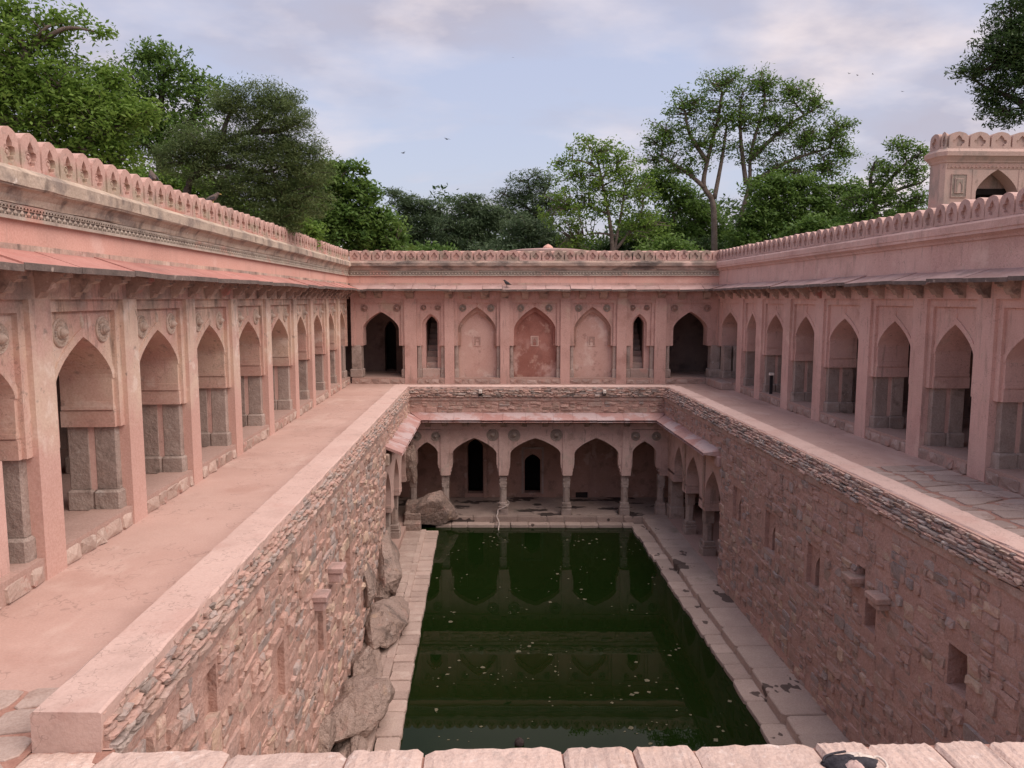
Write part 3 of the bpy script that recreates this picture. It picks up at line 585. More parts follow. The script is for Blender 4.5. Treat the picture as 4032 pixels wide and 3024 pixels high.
for i in range(len(PL)):
    a = (PL[i][0]+PL[i][1])/2; c = (ends[i+1][0]+ends[i+1][1])/2 if i+1 < len(PL) else 30.3
    xs += [a, a+(c-a)/3, a+(c-a)*2/3]
for x in xs: inst('bracket', BRK, LA, (x+U(-.02,.02), .002, 3.63), (0,0,U(-.03,.03)), (U(.9,1.1),1,U(.95,1.05)))
eaves(LA, LX0, 30.05, 3.85, 3.665, .52, 'eave_red', m1=-.5)
frieze(LA, LX0, 30.03, 4.195, 4.335)
cornice(LA, LX0, 30.05, [(.02,4.335),(-.035,4.34),(-.04,4.36),(-.055,4.42),(-.10,4.475),(-.15,4.50),(-.155,4.515),(-.17,4.52),(-.17,4.66),(-.155,4.675),(-.05,4.735),(.05,4.75),(.05,4.335)], 'cornice_old')
parapet(LA, LX0, 30.03, 4.72, 0.39, 'merlon_left', 1)

# ------------------------------------------------------------------ right arcade
RA = thing('arcade', 'plain pink arcade with grey eaves along the right of the tank', 'arcade', (9.08,0,0), math.radians(-90))
PRn = [10.95,13.31,15.42,17.70,20.18,22.39,24.68,26.54]
PR = [(-(y+.50), -y) for y in PRn][::-1]
RX0, RX1 = -29.4, -9.0
MR = MT['plaster_right']
shell(RA, RX0-3.0, RX1, MR)
b = MB(); b.box(RX0, RX1, .0, .42, FR1, 3.9); mk('wall', b, MR, RA)
b = MB(); b.box(RX0, RX1, .012, .5, 3.88, 4.42); mk('upper_wall', b, MT['plaster_right'], RA)
for a, c in PR:
    b = MB(); b.box(a, c, 0.002, .30, -.02, FR1); mk('pilaster', b, MR, RA)
    pier_stones(RA, a-.15, c+.15, ((.15,.46),(.53,.84)), ZF, IMP, .30)
    b = MB(); b.box(a-.11, c+.11, .2, .80, ZF, IMP); mk('pier_core', b, MR, RA)
    pier_stones(RA, a-.10, c+.10, ((1.75,2.15),), ZF, 3.45, .30)
pr = [(-29.7,-29.37)] + PR + [(-8.9,-8.5)]
for i in range(len(pr)-1):
    x0, x1 = pr[i][1], pr[i+1][0]
    open_bay(RA, x0, x1, ML if i == len(pr)-2 else MR, None, BUD_P)
    plinth(RA, x0+.004, x1-.004, .03, ZF+.02, 'plinth_grey')
pier_stones(RA, -29.37, -28.9, ((.15,.46),(.53,.84)), ZF, IMP, .30)
b = MB(); b.cbox(-29.3, -27.35, -.42, .02, 0, ZF+.02, .02); mk('step_block', b, MT['plinth_grey'], RA)
xs = []
for i in range(len(pr)-1):
    a = (pr[i][0]+pr[i][1])/2; c = (pr[i+1][0]+pr[i+1][1])/2; xs += [a+(c-a)/3, a+(c-a)*2/3, c]
for x in xs: inst('bracket', BRK, RA, (x+U(-.02,.02), .002, 3.63), (0,0,U(-.03,.03)), (U(.9,1.1),1,U(.95,1.05)))
eaves(RA, RX0, RX1, 3.84, 3.665, .52, 'eave_grey', m0=-.5)
cornice(RA, RX0, RX1, [(.02,4.36),(-.02,4.365),(-.04,4.41),(-.09,4.45),(-.10,4.46),(-.13,4.465),(-.13,4.52),(-.145,4.53),(-.145,4.66),(-.13,4.675),(-.04,4.72),(.05,4.74),(.05,4.36)], 'plaster_right', wob=0.003)
parapet(RA, RX0, RX1, 4.72, 0.39, 'merlon_right', 0)

# ------------------------------------------------------------------ back arcade
RZB = math.radians(-2.6425)
BA = thing('arcade', 'pink back arcade with three blind arches and two stair openings', 'arcade', (-5.06,30.03,0), RZB)
MBK = MT['plaster_back']; BL = 14.315
b = MB(); b.box(0, BL, .0, .42, FR1, 3.9); mk('wall', b, MBK, BA)
b = MB(); b.box(-.1, BL+.1, .012, .5, 3.88, 4.42); mk('upper_wall', b, MT['plaster_upper'], BA)
b = MB(); b.box(0, BL, .02, 4.4, ZF-.35, ZF-.02); mk('gallery_floor', b, MT['floor_in'], BA)
b = MB(); b.box(-3, BL+3, .20, 4.4, 4.40, 4.46); mk('roof', b, MT['roof'], BA)
b = MB(); b.box(-3, BL+3, .42, 3.6, 3.45, 3.6); mk('ceiling', b, MT['gallery_shade'], BA)
PB = [(2.075,2.544),(3.628,4.0),(5.785,6.147),(8.117,8.489),(10.295,10.677),(11.757,12.199)]
for a, c in PB:
    b = MB(); b.box(a, c, .002, .32, -.02, FR1); mk('pilaster', b, MBK, BA)
def framed(x0, x1):
    b = MB(); b.box(x0, x0+.13, .075, .42, IMP, FR1); b.box(x1-.13, x1, .075, .42, IMP, FR1); b.box(x0+.13, x1-.13, .075, .42, FR2, FR1)
    mk('frame', b, MBK, BA)
def side_posts(x0, x1, w=.15):
    for xa in (x0, x1-w):
        b = MB(); b.cbox(xa+.02, xa+w-.01, .13, .40, ZF+.30, IMP+.01, .012); p = mk('pillar', b, MT['pillar'], BA)
        b = MB(); b.cbox(xa+.004, xa+w+.012, .09, .40, ZF-.03, ZF+.32, .015); mk('pedestal', b, MT['pillar'], p)
def niche(p, cx, cz, y):
    b = MB(); w, h = .125, .17
    b.box(cx-w-.03, cx-w, y-.025, y+.01, cz-h-.03, cz+h+.03); b.box(cx+w, cx+w+.03, y-.025, y+.01, cz-h-.03, cz+h+.03)
    b.box(cx-w, cx+w, y-.025, y+.01, cz+h, cz+h+.03); b.box(cx-w, cx+w, y-.025, y+.01, cz-h-.03, cz-h)
    n = mk('niche', b, MT['plaster_pale'], p)
    b = MB(); b.arch(cx-w, cx+w, cz-h, cz+h, cx-w*.5, cx+w*.5, cz-.01, cz+.11, y-.012, y+.01, .55, 10); b.box(cx-w*.8, cx+w*.8, y-.02, y+.01, cz-.02, cz-.005)
    mk('niche_arch', b, MT['medallion_pink'], n)
blinds = [(4.0,5.785,4.14,5.614,'plaster_pale'),(6.147,8.117,6.32,7.93,'plaster_red'),(8.489,10.295,8.645,10.081,'plaster_pale')]
for x0, x1, a0, a1, mt in blinds:
    framed(x0, x1)
    b = MB(); b.arch(x0+.13, x1-.13, IMP, FR2, a0, a1, 2.12, 2.98, .14, .34, .5); p = mk('arch_panel', b, MBK, BA)
    b = MB(); b.arch(x0+.02, x1-.02, IMP, FR2, a0+.10, a1-.09, 2.08, 2.79, .30, .46, .5); mk('inner_arch', b, MT['plaster_red'] if mt == 'plaster_red' else MT['stain_ring'], p)
    b = MB(); b.box(x0-.1, x1+.1, .42, .7, ZF-.05, FR2); w = mk('blind_wall', b, MT[mt], BA)
    b = MB(); b.box(x0+.16, x1-.16, .415, .5, ZF-.05, IMP+.01); mk('infill', b, MT[mt], BA)
    cx = (a0+a1)/2; niche(w, cx, 1.645, .415)
    for sx in (-1, 1): inst('medallion', MED_G if sx < 0 or mt != 'plaster_red' else MED_G, p, (cx+sx*.545, .14, 2.935), (0,U(0,.3),0), (.80,1,.80))
    inst('bud_ornament', BUD_B, p, (cx, .14, 3.06), (0,0,0), (.7,.7,.5))
    side_posts(x0, x1)
stairs = [(2.544,3.628,2.76,3.411,2.867,3.329),(10.677,11.757,10.896,11.463,10.965,11.39)]
for x0, x1, a0, a1, i0, i1 in stairs:
    framed(x0, x1)
    b = MB(); b.arch(x0+.13, x1-.13, IMP, FR2, a0, a1, 2.32, 2.72, .14, .34, .45); p = mk('arch_panel', b, MBK, BA)
    b = MB(); b.arch(x0+.02, x1-.02, ZF+.33, FR2, i0, i1, 2.30, 2.62, .30, .72, .4); mk('inner_arch', b, MBK, p)
    cx = (a0+a1)/2
    for sx in (-1, 1): inst('medallion', MED_P, p, (cx+sx*.27, .14, 2.95), (0,U(0,.3),0), (.62,1,.62))
    inst('bud_ornament', BUD_B, p, (cx, .14, 2.95), (0,0,0), (.6,.6,.6))
    side_posts(x0, x1, .17)
    b = MB(); b.cbox(x0+.18, x1-.18, .14, .5, ZF-.04, ZF+.33, .02); mk('sill', b, MT['plinth_grey'], BA)
    for k in range(9):
        b = MB(); z = ZF+.33+.215*k; b.cbox(i0-.02, i1+.02, .55+.24*k, .55+.24*(k+1)+.05, z-.12 if k else z-.3, z+.21, .012); mk('step', b, MT['plinth_grey'], BA)
    b = MB(); b.box(i0-.25, i0-.015, .5, 3.5, ZF, 3.5); b.box(i1+.015, i1+.25, .5, 3.5, ZF, 3.5); b.box(i0-.25, i1+.25, 3.2, 3.5, ZF, 3.5); mk('stair_wall', b, MT['gallery_shade'], BA)
for x0, x1, a0, a1 in ((0.0,2.075,.44,1.846),(12.199,14.315,12.49,13.817)):
    b = MB(); f0, f1 = x0+.13, x1-.13
    b.box(x0, f0, .065, .5, IMP, FR1); b.box(f1, x1, .065, .5, IMP, FR1); b.box(f0, f1, .065, .5, FR2, FR1); mk('frame', b, MBK, BA)
    b = MB(); b.arch(f0, f1, IMP, FR2, a0, a1, 2.14, 2.80, .14, .8, .5); p = mk('arch_panel', b, MBK, BA)
    b = MB(); b.archband(a0+.001, a1-.001, 2.14, 2.80, .07, .125, .16); mk('arch_moulding', b, MBK, p)
    cx = (a0+a1)/2
    for sx in (-1, 1): inst('medallion', MED_P, p, (cx+sx*.63, .14, 2.93), (0,U(0,.3),0), (.80,1,.80))
    inst('bud_ornament', BUD_B, p, (cx, .14, 3.0), (0,0,0), (.6,.6,.6))
    for xa in ((x0-.05, a0-.05) if x0 == 0 else (x0+.0, a0-.1), (a1+.1, x1) if x0 == 0 else (a1+.12, x1+.05)):
        pier_stones(BA, xa[0], xa[1], ((.12,.62),), ZF, IMP, .32)
    if x0 == 0:
        b = MB(); b.arch(-1.5, 2.3, ZF-.1, 3.5, .86, 1.34, 1.95, 2.38, 2.6, 3.0, .4); mk('back_wall', b, MT['gallery_shade'], BA)
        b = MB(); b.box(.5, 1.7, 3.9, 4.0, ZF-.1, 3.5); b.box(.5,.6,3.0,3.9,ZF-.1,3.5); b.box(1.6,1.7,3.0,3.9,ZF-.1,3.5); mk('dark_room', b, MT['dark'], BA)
    else:
        b = MB(); b.box(12.0, 16.5, 2.6, 3.0, ZF-.1, 3.5); mk('back_wall', b, MT['gallery_shade'], BA)
for x0, x1 in ((0.0,2.075),(2.544,3.628),(4.0,5.785),(6.147,8.117),(8.489,10.295),(10.677,11.757),(12.199,14.315)): plinth(BA, x0+.004, x1-.004, .03, ZF-.02, 'plinth_grey')
for x in (.95,1.55,2.31,3.81,4.55,5.2,5.97,6.75,7.45,8.30,8.95,9.75,10.5,11.98,12.75,13.7): inst('bracket', BRK, BA, (x-.45 if x < 2 else x, .002, 3.63), (0,0,U(-.03,.03)), (U(1.35,1.8),1,U(.95,1.1)))
eaves(BA, 0, BL, 3.83, 3.655, .52, 'eave_grey', m0=-.5, m1=-.5, step=.86)
frieze(BA, 0.0, BL, 4.20, 4.365)
cornice(BA, -.05, BL+.05, [(.02,4.365),(-.03,4.37),(-.05,4.40),(-.06,4.46),(-.10,4.52),(-.14,4.535),(-.15,4.545),(-.15,4.66),(-.13,4.68),(-.04,4.735),(.05,4.75),(.05,4.365)], 'cornice_back')
parapet(BA, 0, BL, 4.73, 0.434, 'merlon_back', 2)

# ------------------------------------------------------------------ walls of the tank
def backing(root, x0, x1, z0, z1, holes, y=0.0, th=.5):
    xs = sorted({x0, x1, *[h[0] for h in holes], *[h[1] for h in holes]}); b = MB()
    for a, c in zip(xs[:-1], xs[1:]):
        hs = sorted([h for h in holes if h[0] < (a+c)/2 < h[1]], key=lambda h: h[2]); z = z0
        for h in hs:
            if h[2] > z: b.box(a, c, y, y+th, z, h[2])
            z = h[3]
        b.box(a, c, y, y+th, z, z1)
    mk('wall_core', b, MT['mortar'], root)
def slit(root, x0, x1, z0, z1, fx0, fx1, fz1, depth=.55):
    """arched slit inside a shallow rectangular recess"""
    b = MB(); b.arch(fx0, fx1, z0-.02, fz1, x0, x1, z1-(x1-x0)*.8, z1, .09, .40, .5, 10); n = mk('niche', b, MT['mortar'], root)
    b = MB(); b.box(fx0, fx1, .40, .5, z0-.02, fz1); mk('slit_shade', b, MT['dark'], n)  # near-black back panel paints in the shade of the slit's depth
    b = MB(); b.box(fx0-.02, fx1+.02, -.02, .40, z0-.11, z0-.012); mk('sill', b, MT['rubble_b'], n)
def corbel(root, x0, x1, z0, z1, out, mt='rubble_c', drop=None):
    b = MB(); b.cbox(x0, x1, -out, .15, z1-.10, z1, .012); b.cbox(x0+.03, x1-.03, -out*.8, .15, z0, z1-.09, .02)
    mk('stone_bracket', b, MT[mt], root)
def coping(root, x0, x1, y0, y1, ztop=.30, n=110):
    b = MB(); prof = [(y0+.015,-.02),(y0+.0,.20),(y0,ztop-.015),(y0+.02,ztop),(y1-.02,ztop+.004),(y1,ztop-.015),(y1+.004,-.02)]
    k = len(prof); vs = []; fs = []
    for i in range(n+1):
        x = x0+(x1-x0)*i/n
        for y, z in prof: vs.append((x, y+(U(-.009,.009) if 0 < i < n else 0), z+U(-.004,.004)-(.012 if rng.random() < .06 else 0)))
    for i in range(n):
        for j in range(k-1): fs.append((i*k+j,(i+1)*k+j,(i+1)*k+j+1,i*k+j+1))
    fs += [tuple(range(k)), tuple(range(n*k+k-1,n*k-1,-1))]
    b.add(vs, fs); mk('coping', b, MT['coping'], root, smooth=False)
def upper_core(root, x0, x1):
    b = MB(); b.box(x0, x1, .075, .13, .06, .28); b.box(x0, x1, .035, .075, .05, .15); mk('string_core', b, MT['mortar'], root)
def bands(x0, x1):
    o = []
    for z0, z1, y, w in ((.205,.268,.085,.15),(.150,.203,.06,.17),(.098,.148,.035,.15),(.046,.096,.005,.19),(-.006,.044,-.015,.17),(-.062,-.008,-.03,.20)):
        o += course(x0, x1, z0, z1, y, w, .10, jit=.012)
    return [t[:8] + (rng.choice(('band','rubble_b','rubble_b','rubble_c','rubble_a','rubble_a')),) for t in o]
def lowband(root, x0, x1):
    b = MB(); n = 50; vs = []; fs = []; pf = [(.1,-.068),(-.03,-.072),(-.035,-.08),(-.03,-.185),(-.012,-.195),(.1,-.20)]; k = len(pf)
    for i in range(n+1):
        for y, z in pf: vs.append((x0+(x1-x0)*i/n, y+U(-.01,.01), z+U(-.008,.008)))
    for i in range(n):
        for j in range(k-1): fs.append((i*k+j,(i+1)*k+j,(i+1)*k+j+1,i*k+j+1))
    b.add(vs, fs); mk('string_course', b, MT['rubble_b'], root)
# right wall of the tank: local x = -Y
RW = thing('retaining_wall', 'tall rubble wall with slit niches on the right of the green tank', 'wall', (6.28,0,0), math.radians(-90))
R0, R1, REND = -26.1, -5.45, -19.62
slits = [(-18.42,-18.02,-2.19,-1.56,-18.62,-18.0,-1.33),(-16.19,-15.85,-2.20,-1.60,-16.42,-15.82,-1.34),(-14.0,-13.67,-2.16,-1.55,-14.20,-13.64,-1.37)]
boxes = [(-12.24,-11.97,-1.46,-1.12),(-11.92,-11.58,-2.06,-1.50),(-9.68,-9.27,-1.90,-1.31)]
holes = [(s[4],s[5],s[2]-.02,s[6]) for s in slits] + boxes
backing(RW, REND, R1, -4.7, .06, holes)
backing(RW, R0, REND, -1.0, .06, [])
for s in slits: slit(RW, s[0], s[1], s[2], s[3], s[4], s[5], s[6])
for h in boxes:
    b = MB(); b.box(h[0],h[1],.30,.5,h[2],h[3]); b.box(h[0]-.03,h[1]+.03,-.015,.3,h[2]-.10,h[2]+.008); mk('niche', b, MT['mortar'], RW)
corbel(RW, -12.40,-12.05,-1.47,-1.30,.20,'rubble_b'); corbel(RW, -11.52,-11.14,-1.50,-1.29,.24,'rubble_b')
coping(RW, R0, R1+.02, .13, .57)
items = bands(R0, R1)
sk = [(h[0]-.02,h[1]+.02,h[2]-.10,h[3]+.02) for h in holes]
items += rubble(REND, R1, -4.45, -.22, skip=sk) + rubble(R0, REND, -.85, -.22, .3, .14)
stones_to(RW, items); lowband(RW, R0, R1); upper_core(RW, R0, R1)
# left wall of the tank: local x runs from the near end to the back
LANG = math.atan2(26.40-5.43, .24)
LW = thing('retaining_wall', 'tall rubble wall with grey and tan stones on the left of the tank', 'wall', (-2.76,5.43,0), LANG)
def lw(Y): return (Y-5.43)/math.sin(LANG)
LEND = lw(20.2); L1 = lw(26.45)
slitsL = [(lw(7.30),lw(7.42),-.92,-.50,lw(7.26),lw(7.62),-.40),(lw(9.60),lw(9.85),-2.08,-1.42,lw(9.55),lw(10.12),-1.30),(lw(14.5),lw(14.8),-2.4,-1.75,lw(14.42),lw(15.05),-1.6)]
boxesL = [(lw(12.10),lw(12.50),-2.60,-1.62),(lw(13.0),lw(13.5),-1.75,-1.40)]
holesL = [(s[4],s[5],s[2]-.02,s[6]) for s in slitsL] + boxesL
backing(LW, .03, LEND, -4.7, .06, holesL); backing(LW, LEND, L1, -1.0, .06, [])
for s in slitsL: slit(LW, *s)
for h in boxesL:
    b = MB(); b.box(h[0],h[1],.30,.5,h[2],h[3]); b.box(h[0]-.03,h[1]+.03,-.015,.3,h[2]-.10,h[2]+.008); mk('niche', b, MT['mortar'], LW)
corbel(LW, lw(11.75),lw(12.10),-1.62,-1.36,.24,'eave_grey'); corbel(LW, lw(12.95),lw(13.3),-1.60,-1.33,.26,'eave_grey')
coping(LW, 0.0, L1+.5, .03, .54)
items = bands(0.03, L1) + rubble(0.02, LEND, -4.45, -.22, .40, .22, skip=[(h[0]-.02,h[1]+.02,h[2]-.10,h[3]+.02) for h in holesL], wts=(.44,.20,.20,.16), dep=.11) + rubble(LEND, L1, -.85, -.22, .3, .14)
stones_to(LW, items); lowband(LW, 0.03, L1); upper_core(LW, 0.02, L1)
# back wall of the tank above the lower gallery
RZP = math.radians(-2.579)
BW = thing('retaining_wall', 'short rubble wall with rough string courses above the lower gallery', 'wall', (-2.49,26.40,0), RZP)
backing(BW, -.2, 9.0, -1.0, .06, [])
b = MB(); coping(BW, -.45, 9.2, .04, .44)
items = bands(0, 8.89) + rubble(0, 8.89, -.62, -.22, .42, .15, mats=('rubble_a','rubble_b','rubble_c'), wts=(.5,.35,.15))
stones_to(BW, items); lowband(BW, 0, 8.89); upper_core(BW, 0, 8.89)

# ------------------------------------------------------------------ lower gallery
def column(root, x, y, z0, z1, w=.25, cut=True):
    b = MB(); h = w/2; b.cbox(x-h, x+h, y-h, y+h, z1-.46, z1+.01, .02)
    o = h*.96; k = h*.45; pts = [(o,k),(k,o),(-k,o),(-o,k),(-o,-k),(-k,-o),(k,-o),(o,-k)]
    vs = [(x+p,y+q,z) for z in (z0+.42, z1-.45) for p,q in pts]; b.add(vs, [(i,(i+1) % 8,8+(i+1) % 8,8+i) for i in range(8)])
    if cut:
        for zz in (z1-.16, z1-.30): b.box(x-h-.008, x+h+.008, y-h-.008, y+h+.008, zz-.035, zz)
    c = mk('column', b, MT['pillar'], root)
    b = MB(); g = w*.72
    b.cbox(x-g, x+g, y-g, y+g, z0-.02, z0+.22, .02); b.cbox(x-g*.92, x+g*.92, y-g*.92, y+g*.92, z0+.215, z0+.27, .012); b.cbox(x-g, x+g, y-g, y+g, z0+.265, z0+.31, .012); b.cbox(x-g*.85, x+g*.85, y-g*.85, y+g*.85, z0+.305, z0+.44, .02)
    mk('base', b, MT['pillar'], c)
ZI, ZCH = -2.83, -.62
MLW = MT['plaster_lower']
def low_arch(root, x0, x1, a0, a1, zs, za, zt, med=(), y0=.07, y1=.42):
    b = MB(); b.arch(x0, x1, ZI+.36, zt, a0, a1, zs, za, y0, y1, .5, 22); p = mk('arch_panel', b, MLW, root)
    b = MB(); b.archband(a0+.001, a1-.001, zs, za, .10, y0-.016, y0+.05); mk('arch_moulding', b, MLW, p)
    for xe, xa, sg in ((x0, a0, 1), (x1, a1, -1)):          # the foot of the spandrel steps back towards the column
        b = MB(); w = abs(xa-xe)
        for zz, h, k in ((ZI,.13,.25),(ZI+.13,.035,.55),(ZI+.165,.075,.42),(ZI+.24,.03,.75),(ZI+.27,.09,.85)):
            q = xe + sg*w*k; b.box(min(xe,q), max(xe,q), y0+.01, y1-.01, zz, zz+h)
        mk('cusp', b, MLW, p)
    for mx, mz, r in med: inst('medallion', MED_G, p, (mx, y0, mz), (0,U(0,.3),0), (r/.18,1,r/.18))
LG = thing('lower_gallery', 'lower pink gallery of five arches at the far end of the water', 'gallery', (-2.49,26.40,0), RZP)
segs = [(0.0,1.05,.21,.945,-2.02,-1.655,-1.215,((.227,-1.453,.16),(.877,-1.452,.16))),
        (1.35,3.075,1.455,2.99,-2.06,-1.507,-1.19,((2.863,-1.40,.21),)),
        (3.39,5.30,3.467,5.221,-2.06,-1.507,-1.19,((3.607,-1.41,.215),(5.069,-1.40,.215))),
        (5.615,7.355,5.70,7.23,-2.06,-1.507,-1.19,()),
        (7.66,8.73,7.72,8.535,-2.0,-1.62,-1.215,((7.813,-1.44,.16),(8.537,-1.44,.16)))]
for s in segs: low_arch(LG, *s)
for a, c in ((1.05,1.35),(3.075,3.39),(5.30,5.615),(7.355,7.66),(8.73,8.95)):
    b = MB(); b.box(a, c, .02, .44, ZI, -1.19); mk('pilaster', b, MLW, LG)
b = MB(); b.box(-.1, 9.0, .015, .46, -1.19, ZCH); mk('wall', b, MLW, LG)
for x in (1.195,3.217,5.44,7.48,8.75): column(LG, x, .23, ZU, ZI)
column(LG, .05, .23, ZU, ZI)
b = MB(); b.box(-3.2, 12.0, .0, 2.9, ZU-.4, ZU); mk('gallery_floor', b, MT['ledge_wet'], LG)
b = MB(); b.box(-3.2, 12.0, .4, 2.9, -1.15, -.95); mk('ceiling', b, MT['gallery_shade'], LG)
b = MB()
b.box(-3.2, 1.7, 2.5, 2.9, ZU, -1.1); b.arch(1.7, 2.55, ZU, -1.1, 1.83, 2.41, -2.3, -2.0, 2.5, 2.9, .4); b.box(1.83, 2.41, 2.5, 2.9, ZU, -4.10)
b.box(2.55, 3.85, 2.5, 2.9, ZU, -1.1); b.arch(3.85, 4.75, ZU, -1.1, 4.0, 4.6, -2.85, -2.58, 2.5, 2.9, .35); b.box(4.0, 4.6, 2.5, 2.9, ZU, -4.08); b.box(4.75, 12.0, 2.5, 2.9, ZU, -1.1)
mk('back_wall', b, MT['stain_ring'], LG)
b = MB(); b.box(3.88, 3.955, 2.46, 2.5, -4.1, -2.30); b.box(4.645, 4.72, 2.46, 2.5, -4.1, -2.30); b.box(3.955, 4.645, 2.46, 2.5, -2.38, -2.30); mk('door_frame', b, MT['pillar'], LG)
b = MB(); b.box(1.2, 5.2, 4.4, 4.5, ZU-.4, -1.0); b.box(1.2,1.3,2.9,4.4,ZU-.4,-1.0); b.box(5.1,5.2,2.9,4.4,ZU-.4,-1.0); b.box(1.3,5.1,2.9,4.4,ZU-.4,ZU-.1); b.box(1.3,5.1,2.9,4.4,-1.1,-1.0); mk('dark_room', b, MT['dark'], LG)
b = MB(); b.box(1.70,1.80,2.42,2.5,ZU,-1.3); b.box(2.44,2.56,2.42,2.5,ZU,-1.3); b.box(5.75,5.83,2.44,2.5,ZU,-1.3); b.box(6.45,6.55,2.44,2.5,ZU,-1.3); mk('wall_strip', b, MT['stain_ring'], LG)
b = MB(); b.box(5.95,6.40,2.46,2.5,ZU,ZU+.2); mk('floor_vent', b, MT['dark'], LG)
for x in (.62,1.2,1.92,2.55,3.23,3.95,4.68,5.42,6.12,6.75,7.5,8.3): inst('bracket', BRK, LG, (x, .017, -.80), (0,0,0), (U(1.0,1.25),1,U(.85,1.0)))
eaves(LG, 0.0, 8.89, -.60, -.80, .50, 'eave_lower', m0=-.46, m1=-.46, step=.80, edge=False)
# right return
RG = thing('lower_gallery', 'short arcade of three narrow arches at the right of the water', 'gallery', (6.40,0,0), math.radians(-90))
ra = [(-26.0,-25.15,-24.03,-23.72),(-23.72,-23.60,-22.14,-21.70),(-21.70,-21.56,-20.10,-19.62)]
for x0, a0, a1, x1 in ra:
    b = MB(); b.arch(x0+.004, x1-.004, ZI, -1.19, a0, a1, -2.25, -1.50, .05, .46, .5, 20); p = mk('arch_panel', b, MT['plaster_lower'], RG)
    for xa, xb in ((x0+.02, a0+.02), (a1-.02, x1-.06)):
        b = MB(); b.box(xa, xb, .04, .52, ZI-.004, ZI+.11); b.box(xa, xb, .046, .51, ZI+.125, ZI+.21); b.box(xa, xb, .05, .50, ZI+.225, ZI+.29)
        mk('impost', b, MLW, p)
for x in (-23.78,-21.66): b = MB(); b.box(x-.08, x+.08, .015, .2, ZI+.1, -1.19); mk('pilaster', b, MT['rubble_b'], RG)
b = MB(); b.box(-26.4, -19.62, .012, .50, -1.19, ZCH); mk('wall', b, MLW, RG)
column(RG, -24.0, .30, ZU, ZI, .27, False); column(RG, -21.93, .28, ZU, ZI, .29, False)
pier_stones(RG, -26.15, -25.65, ((.1,.55),), ZU, ZI, .42)
b = MB(); b.box(-26.3, -19.62, .02, 2.4, ZU-.4, ZU+.006); mk('gallery_floor', b, MT['floor_in'], RG)
b = MB(); b.box(-29.0, -19.4, 2.2, 2.6, ZU, -1); b.box(-19.62, -19.3, .3, 2.6, ZU, -1); mk('back_wall', b, MLW, RG)
b = MB(); b.box(-26.3, -19.4, .4, 2.6, -1.1, -.95); mk('ceiling', b, MT['gallery_shade'], RG)
eaves(RG, -25.98, -20.0, -.60, -.80, .50, 'eave_lower', m0=-.46, m1=0, step=.95, edge=False)
b = MB(); b.add([(-20.0,.02,-.60),(-19.62,.02,-.66),(-19.72,-.12,-.80),(-20.0,-.50,-.80),(-20.0,.02,-.655),(-19.62,.02,-.71),(-19.72,-.12,-.85),(-20.0,-.50,-.85)], [(3,2,1,0),(4,5,6,7),(0,1,5,4),(1,2,6,5),(2,3,7,6)]); mk('eave_slab', b, MT['eave_lower'], RG)
for x in (-25.4,-24.6,-23.7,-22.8,-21.7,-20.8): inst('bracket', BRK, RG, (x, .012, -.80), (0,0,0), (1,.8,.9))
b = MB(); b.cbox(-20.0,-19.66,-.2,.3,-1.12,-.84,.02); mk('stone_bracket', b, MT['eave_grey'], RG)
# left return, seen almost edge on
G2 = thing('lower_gallery', 'short arcade seen edge on at the left of the water under red eaves', 'gallery', (-2.76,5.43,0), LANG)
la = [(lw(20.2),lw(20.45),lw(21.75),lw(22.1)),(lw(22.1),lw(22.35),lw(23.7),lw(24.0)),(lw(24.0),lw(24.3),lw(25.5),lw(26.3))]
for x0, a0, a1, x1 in la:
    b = MB(); b.arch(x0+.004, x1-.004, ZI, -1.19, a0, a1, -2.25, -1.50, .05, .46, .5, 20); p = mk('arch_panel', b, MLW, G2)
    for xa, xb in ((x0+.02, a0+.02), (a1-.02, x1-.06)):
        b = MB(); b.box(xa, xb, .04, .52, ZI-.004, ZI+.11); b.box(xa, xb, .046, .51, ZI+.125, ZI+.21)
        mk('impost', b, MLW, p)
b = MB(); b.box(lw(20.2), lw(26.4), .012, .50, -1.19, ZCH); mk('wall', b, MLW, G2)
for Y in (20.3,22.05,23.95): column(G2, lw(Y), .26, ZU, ZI, .27, False)
b = MB(); b.box(lw(20.2), lw(26.3), .02, 2.2, ZU-.4, ZU+.004); mk('gallery_floor', b, MT['floor_in'], G2)
b = MB(); b.box(lw(20.0), lw(29.2), 2.0, 2.4, ZU, -1); b.box(lw(19.9), lw(20.2), .3, 2.4, ZU, -1); mk('back_wall', b, MLW, G2)
b = MB(); b.box(lw(20.0), lw(26.6), .4, 2.4, -1.1, -.95); mk('ceiling', b, MT['gallery_shade'], G2)
eaves(G2, lw(20.3), lw(26.4), -.60, -.80, .46, 'eave_lower', m1=-.42, step=.95, edge=False)
b = MB(); b.cbox(lw(20.25), lw(20.75), -.12, .2, -1.15, -.82, .03); mk('stone_bracket', b, MT['bracket'], G2)

